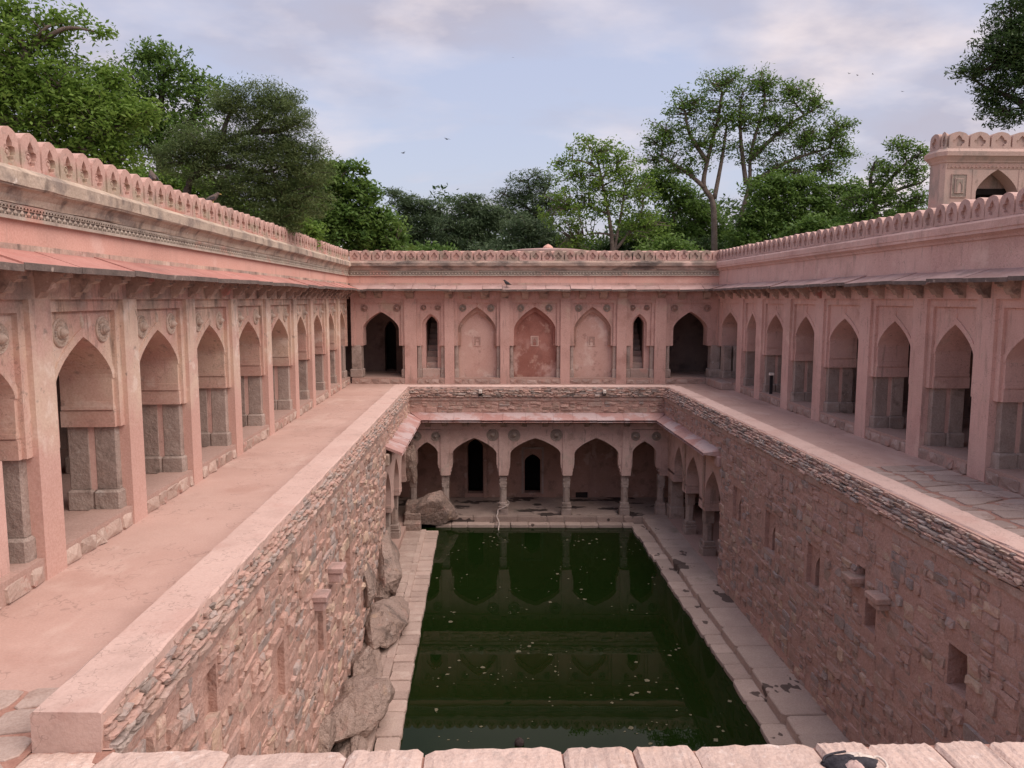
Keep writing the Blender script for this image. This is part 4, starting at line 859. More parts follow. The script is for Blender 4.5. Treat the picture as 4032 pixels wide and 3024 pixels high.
# ------------------------------------------------------------------ water, ledges, near stairs
b = MB(); b.add([(-2.7,5.5,ZW),(6.4,5.5,ZW),(6.4,26.35,ZW),(-2.7,26.35,ZW)], [(0,1,2,3)])
tag(mk('water', b, MT['water']), 'dark green still water filling the tank', 'water', kind='structure')
def slab_row(root, p0, p1, w0, w1, z, mt, lmin, lmax, jit=.02, th=.2, jout=0.03, gap=.006):
    """slabs laid along the line p0-p1; widths run from offset w0 to w1 to the right of the line"""
    p0, p1 = Vector((*p0,0)), Vector((*p1,0)); d = (p1-p0); Ln = d.length; d.normalize(); n = Vector((d.y,-d.x,0)); s = 0
    while s < Ln-.02:
        l = min(U(lmin,lmax), Ln-s)
        if Ln-s-l < lmin*.6: l = Ln-s
        a, c = s+gap, s+l-gap; o = [U(-jit,jit) for _ in range(4)]; e0, e1 = w0+U(-jout,jout), w1+U(-jit,jit)*.4
        q = [(a+o[0]*.4,e0+U(-jit,jit)),(c+o[1]*.4,e0+U(-jit,jit)),(c+o[2]*.4,e1),(a+o[3]*.4,e1)]
        ex = .02; dz = U(-.010,.010); b = MB(); top = []; bot = []
        m_ = (sum(x for x,_ in q)/4, sum(y for _,y in q)/4)
        ring = []
        for i in range(4):
            (x0_,y0_), (x1_,y1_) = q[i], q[(i+1) % 4]
            ring += [(x0_+(x1_-x0_)*.08, y0_+(y1_-y0_)*.08), ((x0_+x1_)/2+U(-jit,jit)*.5, (y0_+y1_)/2+U(-jit,jit)*.5), (x1_-(x1_-x0_)*.08, y1_-(y1_-y0_)*.08)]
        k = len(ring); vs = []
        for sc, zz in ((1,z-th),(1,z-.02+dz),(.965,z+dz)):
            for x,y in ring:
                xx, yy = m_[0]+(x-m_[0])*sc, m_[1]+(y-m_[1])*sc; pt = p0 + d*xx + n*yy; vs.append((pt.x, pt.y, zz+(U(-.004,.004) if sc < 1 else 0)))
        fs = [tuple(range(2*k,3*k))]
        for r in range(2):
            for i in range(k): j = (i+1) % k; fs.append((r*k+i,r*k+j,r*k+k+j,r*k+k+i))
        b.add(vs, fs); mk('slab', b, MT[mt], root); s += l
    return root
def struct_empty(name, label): return thing(name, label, name, kind='structure')
RL = struct_empty('ledge', 'two stepped stone ledges along the right of the water')
slab_row(RL, (5.06,8.0), (5.13,25.75), .0, .45, ZL, 'ledge', .45, .95, jit=.03, jout=.05, th=.5)
slab_row(RL, (5.44,8.0), (5.58,26.05), .0, .92, ZU, 'ledge', .55, 1.1, jit=.025, jout=.012, th=.6)
LL = struct_empty('ledge', 'narrow row of worn slabs along the left of the water')
slab_row(LL, (-1.90,8.0), (-1.92,25.2), .0, .44, ZL, 'ledge_pale', .24, .60, jit=.025, jout=.012, th=.5)
for o in list(LL.children): pass
slab_row(LL, (-2.10,8.0), (-2.04,25.2), .0, .16, ZL+.05, 'ledge_pale', .6, 1.1, jit=.012, jout=.01, th=.5)
slab_row(LL, (-2.72,8.0), (-2.60,25.2), .0, .60, ZL+.03, 'ledge_pale', .35, .8, jit=.04, jout=.02, th=.5)
BLg = struct_empty('ledge', 'damp stepped slabs below the far gallery columns')
nb = Vector((math.cos(RZP), math.sin(RZP)))
def bl(x, y): return (-2.49 + x*math.cos(RZP) - y*math.sin(RZP), 26.40 + x*math.sin(RZP) + y*math.cos(RZP))
slab_row(BLg, bl(1.0,-.02), bl(8.15,-.02), .0, .16, ZU+.004, 'ledge_wet', .5, 1.2, jit=.012, th=.5)
slab_row(BLg, bl(.9,-.16), bl(7.75,-.16), .0, .36, ZL+.01, 'ledge', .35, 1.0, jit=.03, jout=.012, th=.4)
# floating scraps
b = MB(); r = random.Random(5); R_ = []
cl = [(r.uniform(-1.1,4.7), r.uniform(12.7,24.8)) for _ in range(30)]
for i in range(250):
    if i < 205: c = r.choice(cl); x, y = c[0]+r.gauss(0,.28), c[1]+r.gauss(0,.30)
    else: x, y = r.uniform(-1.3,4.9), r.uniform(12.7,25)
    if not (-1.35 < x < 4.95): continue
    s = r.choice((.014,.016,.02,.024,.03,.04,.06))*r.uniform(.7,1.2); k = r.randrange(4,7); a0 = r.random()*6
    b.add([(x+s*r.uniform(.5,1.2)*math.cos(a0+6.283*q/k), y+s*r.uniform(.5,1.2)*math.sin(a0+6.283*q/k), ZW+.006) for q in range(k)], [tuple(range(k))])
MT['scrap'] = mat('dead leaf', (0.085,0.075,0.04), (0.135,0.115,0.065), 6, bump=0.2)
tag(mk('floating_leaves', b, MT['scrap']), 'dead leaves and scraps scattered over the green water', 'leaves', kind='stuff')
# kerb of the near edge
KB = struct_empty('kerb', 'row of rough pale kerb stones across the near edge')
xs = [-3.6]; kx = [(0,405),(405,905),(905,1370),(1370,1672),(1672,2215),(2215,2495),(2495,2740),(2740,3225),(3225,3440),(3440,3705),(3705,3930),(3930,4200)]
MT['kerb_joint'] = MT['joint']
for k, (u0, u1) in enumerate(kx):
    xa, xb = (u0-1905)*5.62/F*1.0, (u1-1905)*5.62/F*1.0
    n = 7; b = MB(); vs = []; fs = []; yf = 5.37 - .020*(xa+xb)/2*.6 + (.05 if u1 < 1000 else 0); zt = U(-.006,.012)
    nx = 14; prof = [(yf-.95,-.16),(yf-.93,-.03),(yf-.75,.0),(yf-.45,.008),(yf-.16,.006),(yf-.035,-.004),(yf-.004,-.05),(yf,-.24)]
    kk = len(prof)
    for i in range(nx+1):
        t = i/nx; x = xa+.007+(xb-xa-.014)*t; e = min(t,1-t); rd = -.03*max(0,1-e/.06)**2; fr = -.035*max(0,1-e/.10)**2 + U(-.010,.010)
        for j, (y, z) in enumerate(prof):
            vs.append((x+U(-.004,.004), y+(fr if j >= 4 else 0), z+zt+rd*(0.6 if z > -.2 else 0)+U(-.006,.006)))
    for i in range(nx):
        for j in range(kk-1): fs.append((i*kk+j,(i+1)*kk+j,(i+1)*kk+j+1,i*kk+j+1))
    fs += [tuple(range(kk)), tuple(range(nx*kk+kk-1,nx*kk-1,-1))]
    b.add(vs, fs); mk('kerb_stone', b, MT['kerb'], KB)
b = MB(); b.box(-3.62, 9.0, 4.35, 5.30, -.6, -.028); b.box(-3.62, -2.72, 5.30, 5.5, -.6, -.012); mk('kerb_bed', b, MT['joint'], KB)
# flagstones
def flags(root, x0, x1, y0, y1, w, h, mt, keep=None, z=.004):
    nx, ny = max(1, round((x1-x0)/w)), max(1, round((y1-y0)/h)); P = {}
    for j in range(ny+1):
        for i in range(nx+1):
            sh = (.5*w if j % 2 else 0)*.6
            P[i,j] = (x0+(x1-x0)*i/nx + (U(-.30,.30)*w + sh if 0 < i < nx else 0), y0+(y1-y0)*j/ny + (U(-.30,.30)*h if 0 < j < ny else 0))
    for j in range(ny):
        for i in range(nx):
            q = [P[i,j],P[i+1,j],P[i+1,j+1],P[i,j+1]]; cx = sum(p[0] for p in q)/4; cy = sum(p[1] for p in q)/4
            if keep and not keep(cx, cy): continue
            ring = []
            for k in range(4):
                a, c = q[k], q[(k+1) % 4]
                for t in (.12,.5,.88): ring.append((a[0]+(c[0]-a[0])*t+U(-.025,.025), a[1]+(c[1]-a[1])*t+U(-.025,.025)))
            sc = U(.84,.90); dz = U(0,.014); b = MB(); vs = []; K = len(ring)
            for s_, zz in ((sc,z-.04),(sc,z+.004+dz),(sc-.03,z+.012+dz)):
                for x, y in ring: vs.append((cx+(x-cx)*s_, cy+(y-cy)*s_, zz))
            fs = [tuple(range(2*K,3*K))]
            for r_ in range(2):
                for k in range(K): l = (k+1) % K; fs.append((r_*K+k,r_*K+l,r_*K+K+l,r_*K+K+k))
            b.add(vs, fs); mk('flagstone', b, MT[mt], root)
PV = struct_empty('pavement', 'patch of irregular flagstones in red earth on the right terrace')
flags(PV, 6.92, 9.05, 7.6, 14.6, .62, .42, 'flag')
b = MB(); b.add([(6.88,7.4,.003),(9.07,7.4,.003),(9.07,14.3,.003),(8.6,14.75,.003),(7.6,14.55,.003),(6.88,13.9,.003)], [(0,1,2,3,4,5)]); mk('earth_bed', b, MT['joint'], PV)
PV2 = struct_empty('pavement', 'patch of worn flagstones at the left front corner')
flags(PV2, -5.08, -3.34, 4.9, 6.35, .52, .40, 'flag')
b = MB(); b.add([(-5.1,4.4,.003),(-3.31,4.4,.003),(-3.31,6.05,.003),(-3.9,6.35,.003),(-5.1,6.2,.003)], [(0,1,2,3,4)]); mk('earth_bed', b, MT['joint'], PV2)
# stairs down to the water below the kerb
ST = thing('staircase', 'broad stone steps going down from the near kerb to the water', 'stairs', (0,5.4,-.25))
for k in range(12):
    b = MB(); b.cbox(-2.6, 6.2, .0+.52*k, .0+.52*(k+1)+.03, -4.5, -.35*(k+1)+.0, .02); mk('step', b, MT['ledge'], ST)

# ------------------------------------------------------------------ boulders and corner steps
def boulder(name, label, c, rad, seed, boxy=2.6, rz=0.0, sub=30, rough=.20, mt='rock', group=None):
    r = np.random.default_rng(seed); nu, nv = sub*2, sub; b = MB(); vs = []; fs = []
    K = r.normal(0, 1, (14,3))*np.array([1.4,1.4,1.4]); ph = r.uniform(0, 6.28, 14); am = r.uniform(.3,1,14)/np.linalg.norm(K,axis=1)
    pl = [(v/np.linalg.norm(v), r.uniform(.55,.86)) for v in r.normal(0,1,(22,3))]
    for j in range(nv+1):
        th = math.pi*j/nv
        for i in range(nu):
            p = 2*math.pi*i/nu; d = np.array([math.sin(th)*math.cos(p), math.sin(th)*math.sin(p), math.cos(th)])
            q = 1/(abs(d[0])**boxy+abs(d[1])**boxy+abs(d[2])**boxy)**(1/boxy)
            P = d*q
            for n_, o_ in pl:
                t = float(P@n_)
                if t > o_: P = P - n_*(t-o_)*.97
            P = P*(1 + rough*.22*float(np.sum(am*np.sin(K@(P*2.4)+ph))) + rough*.16*float(np.sum(am*np.sin(K@(P*6)+ph*2))) + rough*.07*float(np.sum(am*np.sin(K@(P*15)+ph*3))))
            vs.append((P[0]*rad[0], P[1]*rad[1], P[2]*rad[2]))
    for j in range(nv):
        for i in range(nu): k = (i+1) % nu; fs.append((j*nu+i, j*nu+k, (j+1)*nu+k, (j+1)*nu+i))
    b.add([tuple(q*1.2 for q in v) for v in vs], fs); o = mk(name, b, MT[mt], None, loc=c, rot=(0,0,rz)); return tag(o, label, 'boulder', group)
GRP = 'boulders along the foot of the left wall'
boulder('boulder', 'tall rounded brown boulder leaning on the left rubble wall', (-2.52,19.2,-3.62), (.46,1.15,.82), 3, 2.4, group=GRP)
boulder('boulder', 'flat topped slab boulder with ochre stain below the tall boulder', (-2.30,16.9,-4.05), (.48,1.1,.42), 5, 4.0, group=GRP)
boulder('boulder', 'small broken block in front of the slab boulder', (-2.42,14.75,-4.08), (.30,.48,.40), 8, 4.0, group=GRP)
boulder('boulder', 'largest squarish dark boulder nearest the kerb on the left ledge', (-2.32,13.15,-4.05), (.55,1.0,.52), 11, 3.2, group=GRP)
boulder('boulder', 'small low boulder at the foot of the left wall near the kerb', (-2.55,11.2,-4.25), (.30,.42,.28), 14, 2.5, group=GRP)
boulder('boulder', 'long low rock between the slab boulder and the pale ledge', (-2.35,18.0,-4.28), (.36,.5,.16), 15, 2.5, group=GRP)
boulder('boulder', 'grey wedge of rock bulging from the left rubble wall', (-2.62,16.9,-3.1), (.22,.45,.52), 17, 2.4, mt='rock', group=GRP)
boulder('boulder', 'large rock with dark stains at the left end of the far gallery', (-1.72,26.1,-3.90), (.86,.66,.64), 27, 5.0, rz=RZP, rough=.10)
boulder('boulder', 'grey rock bulging above the left corner of the far gallery', (-2.52,25.9,-2.25), (.30,.45,.72), 23, 2.6)
boulder('boulder', 'long broken outcrop of pinkish rock under the boulders on the left ledge', (-2.50,14.6,-4.36), (.42,3.4,.26), 31, 3.5, group=GRP, rough=.3)
boulder('boulder', 'low outcrop of rock between the tall boulder and the left gallery', (-2.62,20.6,-4.32), (.26,.9,.22), 33, 3.0, group=GRP)
boulder('boulder', 'rough lump of rock at the left wall foot beside the largest boulder', (-2.66,12.2,-3.95), (.26,.45,.42), 35, 3.0, group=GRP)
CS = thing('corner_steps', 'three rough stone steps in the far left corner by the rock', 'steps', (-2.65,25.05,ZL))
for k, (y0, y1, zt) in enumerate(((.05,.50,-4.15),(.40,.85,-3.92),(.75,1.3,-3.66))):
    b = MB(); b.cbox(-.0+.01*k, .58-.02*k, y0, y1, -.08, zt-ZL, .03); mk('step', b, MT['rock'], CS)

# ------------------------------------------------------------------ pavilion and domed roof behind the walls
PVN = thing('pavilion', 'battlemented plaster pavilion with pointed arch above the right arcade', 'pavilion', (13.26,22.0,4.4))
MP = MT['pav']
W_, D_ = 3.08, .50; ch = .10; H0, H1 = 2.75, 2.98
b = MB(); b.arch(0, W_, 0, H0+.0, .92, 2.16, 1.9, 2.58, 0, .45, .5); pass
for pts in (((0,0),(-ch,ch),(-ch+.45,ch+.2),(.2,.45)), ((-ch,ch),(-ch,ch+D_),(-ch+.45,ch+D_),(-ch+.45,ch)), ((-ch,ch+D_),(0,2*ch+D_),(.2,2*ch+D_-.4),(-ch+.45,ch+D_-.2)),
            ((W_,0),(W_+ch,ch),(W_+ch-.45,ch+.2),(W_-.2,.45)), ((W_+ch,ch),(W_+ch,ch+D_),(W_+ch-.45,ch+D_),(W_+ch-.45,ch)), ((W_+ch,ch+D_),(W_,2*ch+D_),(W_-.2,2*ch+D_-.4),(W_+ch-.45,ch+D_-.2))):
    b.add([(x,y,0) for x,y in pts]+[(x,y,H0) for x,y in pts], [(0,1,5,4),(1,2,6,5),(2,3,7,6),(3,0,4,7),(4,5,6,7)])
mk('wall', b, MP, PVN)
def octa(e, z): return [(-e*.4,-e,z),(W_+e*.4,-e,z),(W_+ch+e,ch-e*.4,z),(W_+ch+e,ch+D_+e*.4,z),(W_+e*.4,2*ch+D_+e,z),(-e*.4,2*ch+D_+e,z),(-ch-e,ch+D_+e*.4,z),(-ch-e,ch-e*.4,z)]
def octring(lv, name, mt):
    b = MB(); vs = []; fs = []
    for e, z in lv: vs += octa(e, z)
    for k in range(len(lv)-1):
        for i in range(8): j = (i+1) % 8; fs.append((k*8+i,k*8+j,k*8+8+j,k*8+8+i))
    fs += [tuple(range(8)), tuple(range(len(lv)*8-1,len(lv)*8-9,-1))]
    b.add(vs, fs); return mk(name, b, MT[mt], PVN)
octring([(.0,H0),(.03,H0+.02),(.04,H0+.06),(.12,H0+.16),(.16,H0+.18),(.17,H0+.30),(.14,H0+.32),(.03,H0+.42),(.0,H0+.46)], 'cornice', 'pav')
octring([(-.02,H0+.45),(-.02,H0+.76),(-.10,H0+.79),(-.25,H0+.79)], 'parapet', 'pav')
b = MB(); b.box(.06, W_-.06, -.015, .01, H0-.16, H0-.02); n = 24
for i in range(n): x = .10+(W_-.2)*(i+.5)/n; b.add([(x-.05,-.016,H0-.14),(x,-.016,H0-.05),(x+.05,-.016,H0-.14),(x,-.045,H0-.11)], [(0,1,3),(1,2,3),(2,0,3)])
mk('frieze', b, MT['medallion_pink'], PVN)
mm = merlon_mesh('pav', .60, False); sides = [((0,0),(W_,0)), ((-ch,ch),(0,0)), ((-ch,ch+D_),(-ch,ch)), ((W_,0),(W_+ch,ch))]
for (xa,ya),(xb,yb) in sides:
    L_ = math.hypot(xb-xa,yb-ya); k = max(1, round(L_/.60)); an = math.atan2(yb-ya,xb-xa)
    for i in range(k):
        t = (i+.5)/k; inst('merlon', mm, PVN, (xa+(xb-xa)*t, ya+(yb-ya)*t, H0+.40), (0,0,an), (L_/k/.60,1,1.12))
b = MB(); b.box(.20,.62,-.02,.01,1.80,2.42); p = mk('carved_panel', b, MT['carved'], PVN)
b = MB(); b.box(.28,.54,-.045,-.018,1.90,2.32); b.box(.185,.20,-.035,.01,1.785,2.435); b.box(.62,.635,-.035,.01,1.785,2.435); b.box(.2,.62,-.035,.01,2.42,2.435); b.box(.2,.62,-.035,.01,1.785,1.80); f_ = mk('panel_frame', b, MP, p)
b = MB(); b.arch(.31,.51,1.93,2.29,.35,.47,2.1,2.22,-.06,-.04,.5,8); mk('panel_niche', b, MT['carved'], f_)
b = MB(); b.box(.80,.92,-.012,.02,0,H0-.18); b.box(2.16,2.28,-.012,.02,0,H0-.18); mk('pilaster', b, MP, PVN)
b = MB(); b.box(.7, W_-.7, .62, .74, 2.12, H0); b.box(.7,W_-.7,.45,.7,H0-.15,H0-.02); mk('inner_wall', b, MP, PVN)
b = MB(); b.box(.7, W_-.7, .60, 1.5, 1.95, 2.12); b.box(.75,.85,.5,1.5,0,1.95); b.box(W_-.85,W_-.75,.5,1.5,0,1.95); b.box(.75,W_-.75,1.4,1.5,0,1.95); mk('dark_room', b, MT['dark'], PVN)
DM = thing('domed_roof', 'low red conical roof with a small finial beyond the back wall', 'roof', (*at(2158, 975, 38)[:2], ZG))
b = MB(); b.lathe([(2.15,0),(2.15,1.02),(2.2,1.05),(2.2,1.12),(1.6,1.20),(.8,1.26),(.25,1.29)], 32); mk('roof', b, MT['eave_grey'], DM)
b = MB(); b.lathe([(.26,1.27),(.24,1.35),(.14,1.44),(.05,1.48),(.01,1.50)], 14); mk('finial', b, MT['plaster_upper'], DM)

# ------------------------------------------------------------------ small things
def floodlight(x, label):
    p = bl(x, -.12); t = thing('floodlight', label, 'lamp', (p[0],p[1],.05), RZP, 'floodlights on the wall above the lower gallery')
    b = MB(); b.cbox(-.055,.055,-.09,-.01,.03,.15,.01); h = mk('housing', b, MT['white'], t)
    b = MB(); b.box(-.043,.043,-.096,-.089,.043,.137); mk('lens', b, MT['creamcloth'], h)
    b = MB(); b.box(-.06,-.045,-.02,.10,-.03,.09); b.box(.045,.06,-.02,.10,-.03,.09); b.box(-.06,.06,.02,.14,-.05,-.02); mk('mount', b, MT['black'], t)
floodlight(2.45, 'small white floodlight on the far rubble wall, left one of two')
floodlight(6.69, 'small white floodlight on the far rubble wall, right one of two')
t = thing('sign_post', 'small black post with a white plate in the right arcade', 'sign', (9.22,24.05,ZF+.02))
b = MB(); b.cbox(-.05,.05,-.04,.0,0,.60,.008); mk('post', b, MT['black'], t)
b = MB(); b.cbox(-.075,.075,-.06,.02,.60,.68,.008); mk('plate', b, MT['white'], t)
hp = [bl(3.40,-.02),bl(3.21,-.03),bl(3.05,.02),bl(3.03,-.06),bl(3.0,-.20),bl(3.07,-.42),bl(3.09,-.62),bl(3.07,-.80),bl(3.06,-.85)]
hz = [-3.86,-3.97,-4.05,-4.18,-4.22,-4.33,-4.40,-4.55,-4.9]
pts = [(x,y,z) for (x,y),z in zip(hp,hz)]
def smooth_path(P, n=6):
    P = [Vector(p) for p in P]; out = []
    for i in range(len(P)-1):
        a, b_, c, d = P[max(i-1,0)], P[i], P[i+1], P[min(i+2,len(P)-1)]
        for k in range(n):
            t = k/n; out.append(.5*((2*b_)+(c-a)*t+(2*a-5*b_+4*c-d)*t*t+(3*b_-a-3*c+d)*t**3))
    return out + [P[-1]]
b = MB(); b.tube(smooth_path(pts), .022, 8)
cx_, cy_ = bl(3.217,.23); b.tube(smooth_path([(cx_+.21*math.cos(a), cy_+.21*math.sin(a), -3.86+.04*math.sin(a*2)) for a in np.linspace(-1.4,4.3,9)], 4), .014, 6)
tag(mk('hose', b, MT['hose'], smooth=True), 'pale hose tied round a gallery column and hanging into the water', 'hose')
p = ray(2045,2925); tt = (ZW-CAM[2]+.03)/p[2]; p = CAM+p*tt
b = MB(); b.lathe([(.002,-.09),(.045,-.078),(.075,-.04),(.086,.0),(.078,.04),(.05,.072),(.02,.086),(.012,.10),(.002,.103)], 18)
tag(mk('coconut', b, MT['husk'], smooth=True, loc=tuple(p)), 'dark round husk floating on the water just beyond the kerb', 'coconut')
# cloth bag on the kerb
BG = thing('cloth_bag', 'black and cream cloth bag lying on the kerb at the bottom edge', 'bag', (2.60,5.03,.0)); BG.scale = (.82,.82,.82)
def lump(prof, n, sx, sy, seed):
    r = np.random.default_rng(seed); b = MB(); vs = []; fs = []; m_ = 12
    for j in range(m_+1):
        th = math.pi*.5*j/m_
        for i in range(n):
            p = 2*math.pi*i/n; w = 1+.10*math.sin(3*p+seed)+.06*math.sin(7*p+2*seed+3*th)+r.uniform(-.02,.02)
            vs.append((sx*math.cos(p)*math.sin(th+.02)*w, sy*math.sin(p)*math.sin(th+.02)*w, prof*math.cos(th)*(1+.07*math.sin(5*p+seed))))
    for j in range(m_):
        for i in range(n): k = (i+1) % n; fs.append((j*n+i,j*n+k,(j+1)*n+k,(j+1)*n+i))
    b.add(vs, fs); return b
mk('pouch', lump(.075,28,.25,.13,1), MT['blackcloth'], BG, True)
mk('flap', lump(.065,28,.15,.10,2), MT['creamcloth'], BG, True, loc=(.10,.055,.003))
mk('lining', lump(.085,24,.09,.07,4), MT['skinpink'], BG, True, loc=(.0,-.07,.004))
b = MB(); b.tube(smooth_path([(.20,.03,.02),(.26,.05,.05),(.31,.0,.03),(.28,-.08,.02),(.16,-.12,.03)]), .012, 7); mk('strap', b, MT['creamcloth'], BG, True)
b = MB(); b.tube(smooth_path([(-.23,.02,.03),(-.20,.05,.06),(-.12,.07,.075),(.0,.09,.08)]), .010, 7); mk('strap', b, MT['blackcloth'], BG, True)
def bird(label, loc, rz, mt, s=1.0, beak=True):
    t = thing('bird', label, 'bird', loc, rz)
    P = [(-.15,0,.075),(-.10,0,.085),(-.06,0,.10),(-.02,0,.115),(.02,0,.135),(.05,0,.165),(.07,0,.19),(.09,0,.20),(.108,0,.197)]
    P = [tuple(q*s for q in p) for p in P]; R_ = [q*s for q in (.006,.018,.034,.045,.047,.036,.025,.024,.010)]
    b = MB(); b.tube(P, R_, 10); o = mk('body', b, MT[mt], t, True)
    b = MB(); b.tube([tuple(q*s for q in p) for p in ((.105,0,.197),(.14,0,.19))], [.009*s,.002*s], 6); mk('beak', b, MT['beak' if beak else 'feather_dark'], t)
    for sy in (-1,1):
        b = MB(); b.tube([(0,.018*s*sy,.09*s),(.01*s,.02*s*sy,.04*s),(.0,.02*s*sy,0)], .005*s, 5); mk('leg', b, MT['beak' if beak else 'feather_dark'], t)
        b = MB(); b.prism([(-.14*s,.07*s),(-.05*s,.085*s),(.03*s,.12*s),(.02*s,.155*s),(-.06*s,.12*s)], .036*s*sy, .048*s*sy); mk('wing', b, MT['feather_dark'], t)
def on_wall(u): 
    d = ray(u, 760); k = (-5.25-CAM[0])/d[0]; return CAM[1]+d[1]*k
bird('brown mynah facing right on the left parapet before green leaves', (-5.26,on_wall(838),5.10), .45, 'feather', 1.25)
bird('brown bird seen from behind on the left parapet before the tree trunk', (-5.28,on_wall(612),5.10), 2.2, 'feather', 1.2)
q = fb = (-5.06+6.05*math.cos(RZB)+.3*math.sin(RZB), 30.03+6.05*math.sin(RZB)-.3*math.cos(RZB))
bird('small dark pigeon sitting on the back eaves', (q[0],q[1],3.73), 2.6, 'feather_dark', 1.3, False)
for k, (u, v) in enumerate(((1761,548),(1587,603),(3344,290),(3377,297),(3437,292),(3554,360),(2020,227))):
    p = at(u, v, 75); t = ['gliding bird high above the far trees at the centre', 'lower of two gliding birds above the far trees', 'leftmost bird of three over the tall tree', 'middle bird of three over the tall tree', 'rightmost bird of three over the tall tree', 'lone bird flying towards the dark tree on the right', 'tiny bird highest in the middle of the sky'][k]
    b = MB(); s = (.30,.26,.16,.16,.16,.16,.09)[k]*1.6; dh = U(.05,.3)
    b.tube([(0,-.4*s,0),(0,-.1*s,0),(0,.25*s,.02*s),(0,.42*s,.03*s)], [.01*s,.09*s,.08*s,.02*s], 7)
    for sx in (-1,1): b.add([(0,.15*s,.03*s),(sx*.5*s,.25*s,dh*s),(sx*1.05*s,.0,dh*s*.7),(sx*.5*s,-.02*s,dh*s),(0,-.12*s,.03*s),(0,.02*s,-.02*s),(sx*.5*s,.1*s,dh*s-.02*s)], [(0,1,3,4),(1,2,3),(5,6,1,0),(4,3,6,5),(6,2,1),(3,2,6)])
    tag(mk('bird', b, MT['feather_dark'], loc=tuple(p), rot=(0,0,U(-1,1))), t, 'bird', 'birds in flight')
#TREES
# ------------------------------------------------------------------ trees
S.cycles.max_bounces = 6; S.cycles.diffuse_bounces = 5; S.cycles.transmission_bounces = 3; S.cycles.glossy_bounces = 3
LEAF = {'bright': leafmat('bright leaves', (0.115,0.215,0.035), (0.235,0.345,0.07), .48), 'mid': leafmat('green leaves', (0.08,0.16,0.035), (0.175,0.27,0.06), .45),
        'dark': leafmat('dark leaves', (0.035,0.075,0.025), (0.085,0.135,0.04), .38), 'acacia': leafmat('acacia leaves', (0.09,0.14,0.045), (0.165,0.215,0.08), .42),
        'blue': leafmat('grey green leaves', (0.07,0.115,0.055), (0.125,0.175,0.085), .4), 'brown': leafmat('dry twigs', (0.09,0.08,0.055), (0.13,0.115,0.08), .25)}
def dpx(x, y): return x*1.8228, y*1.8228
def leaves_mesh(C, rad, per, size, asp, seed, flat=.7, up=.6, droop=0.0):
    r = np.random.default_rng(seed); n = len(C)*per
    base = np.repeat(C, per, 0); rr = np.repeat(rad, per)
    g = r.normal(0, 1, (n,3)); g /= np.linalg.norm(g, axis=1)[:,None]; g *= (r.random(n)**.45)[:,None]*rr[:,None]; g[:,2] *= flat
    P = base + g; P[:,2] -= droop*(g[:,0]**2+g[:,1]**2)/np.maximum(rr,.01)
    nrm = r.normal(0, 1, (n,3)); nrm[:,2] = np.abs(nrm[:,2])+up; nrm /= np.linalg.norm(nrm, axis=1)[:,None]
    t = r.normal(0, 1, (n,3)); t -= nrm*np.sum(t*nrm, 1)[:,None]; t /= np.linalg.norm(t, axis=1)[:,None]; t[:,2] -= .25; t /= np.linalg.norm(t, axis=1)[:,None]
    s = np.cross(nrm, t); L_ = size*r.uniform(.6,1.35,n); w = L_*asp
    V = np.stack([P - t*(L_*.5)[:,None], P + s*(w*.5)[:,None] - t*(L_*.05)[:,None], P + t*(L_*.5)[:,None], P - s*(w*.5)[:,None] - t*(L_*.05)[:,None]], 1).reshape(-1,3)
    cr = np.repeat(r.random(len(C)), per); rnd = np.clip(cr*.6 + r.random(n)*.4, 0, 1)
    me = bpy.data.meshes.new('crown'); me.vertices.add(4*n); me.vertices.foreach_set('co', V.astype(np.float32).ravel())
    me.loops.add(4*n); me.loops.foreach_set('vertex_index', np.arange(4*n, dtype=np.int32)); me.polygons.add(n)
    me.polygons.foreach_set('loop_start', np.arange(0, 4*n, 4, dtype=np.int32)); me.update(calc_edges=True)
    a = me.attributes.new('rnd', 'FLOAT', 'POINT'); a.data.foreach_set('value', np.repeat(rnd, 4).astype(np.float32)); return me
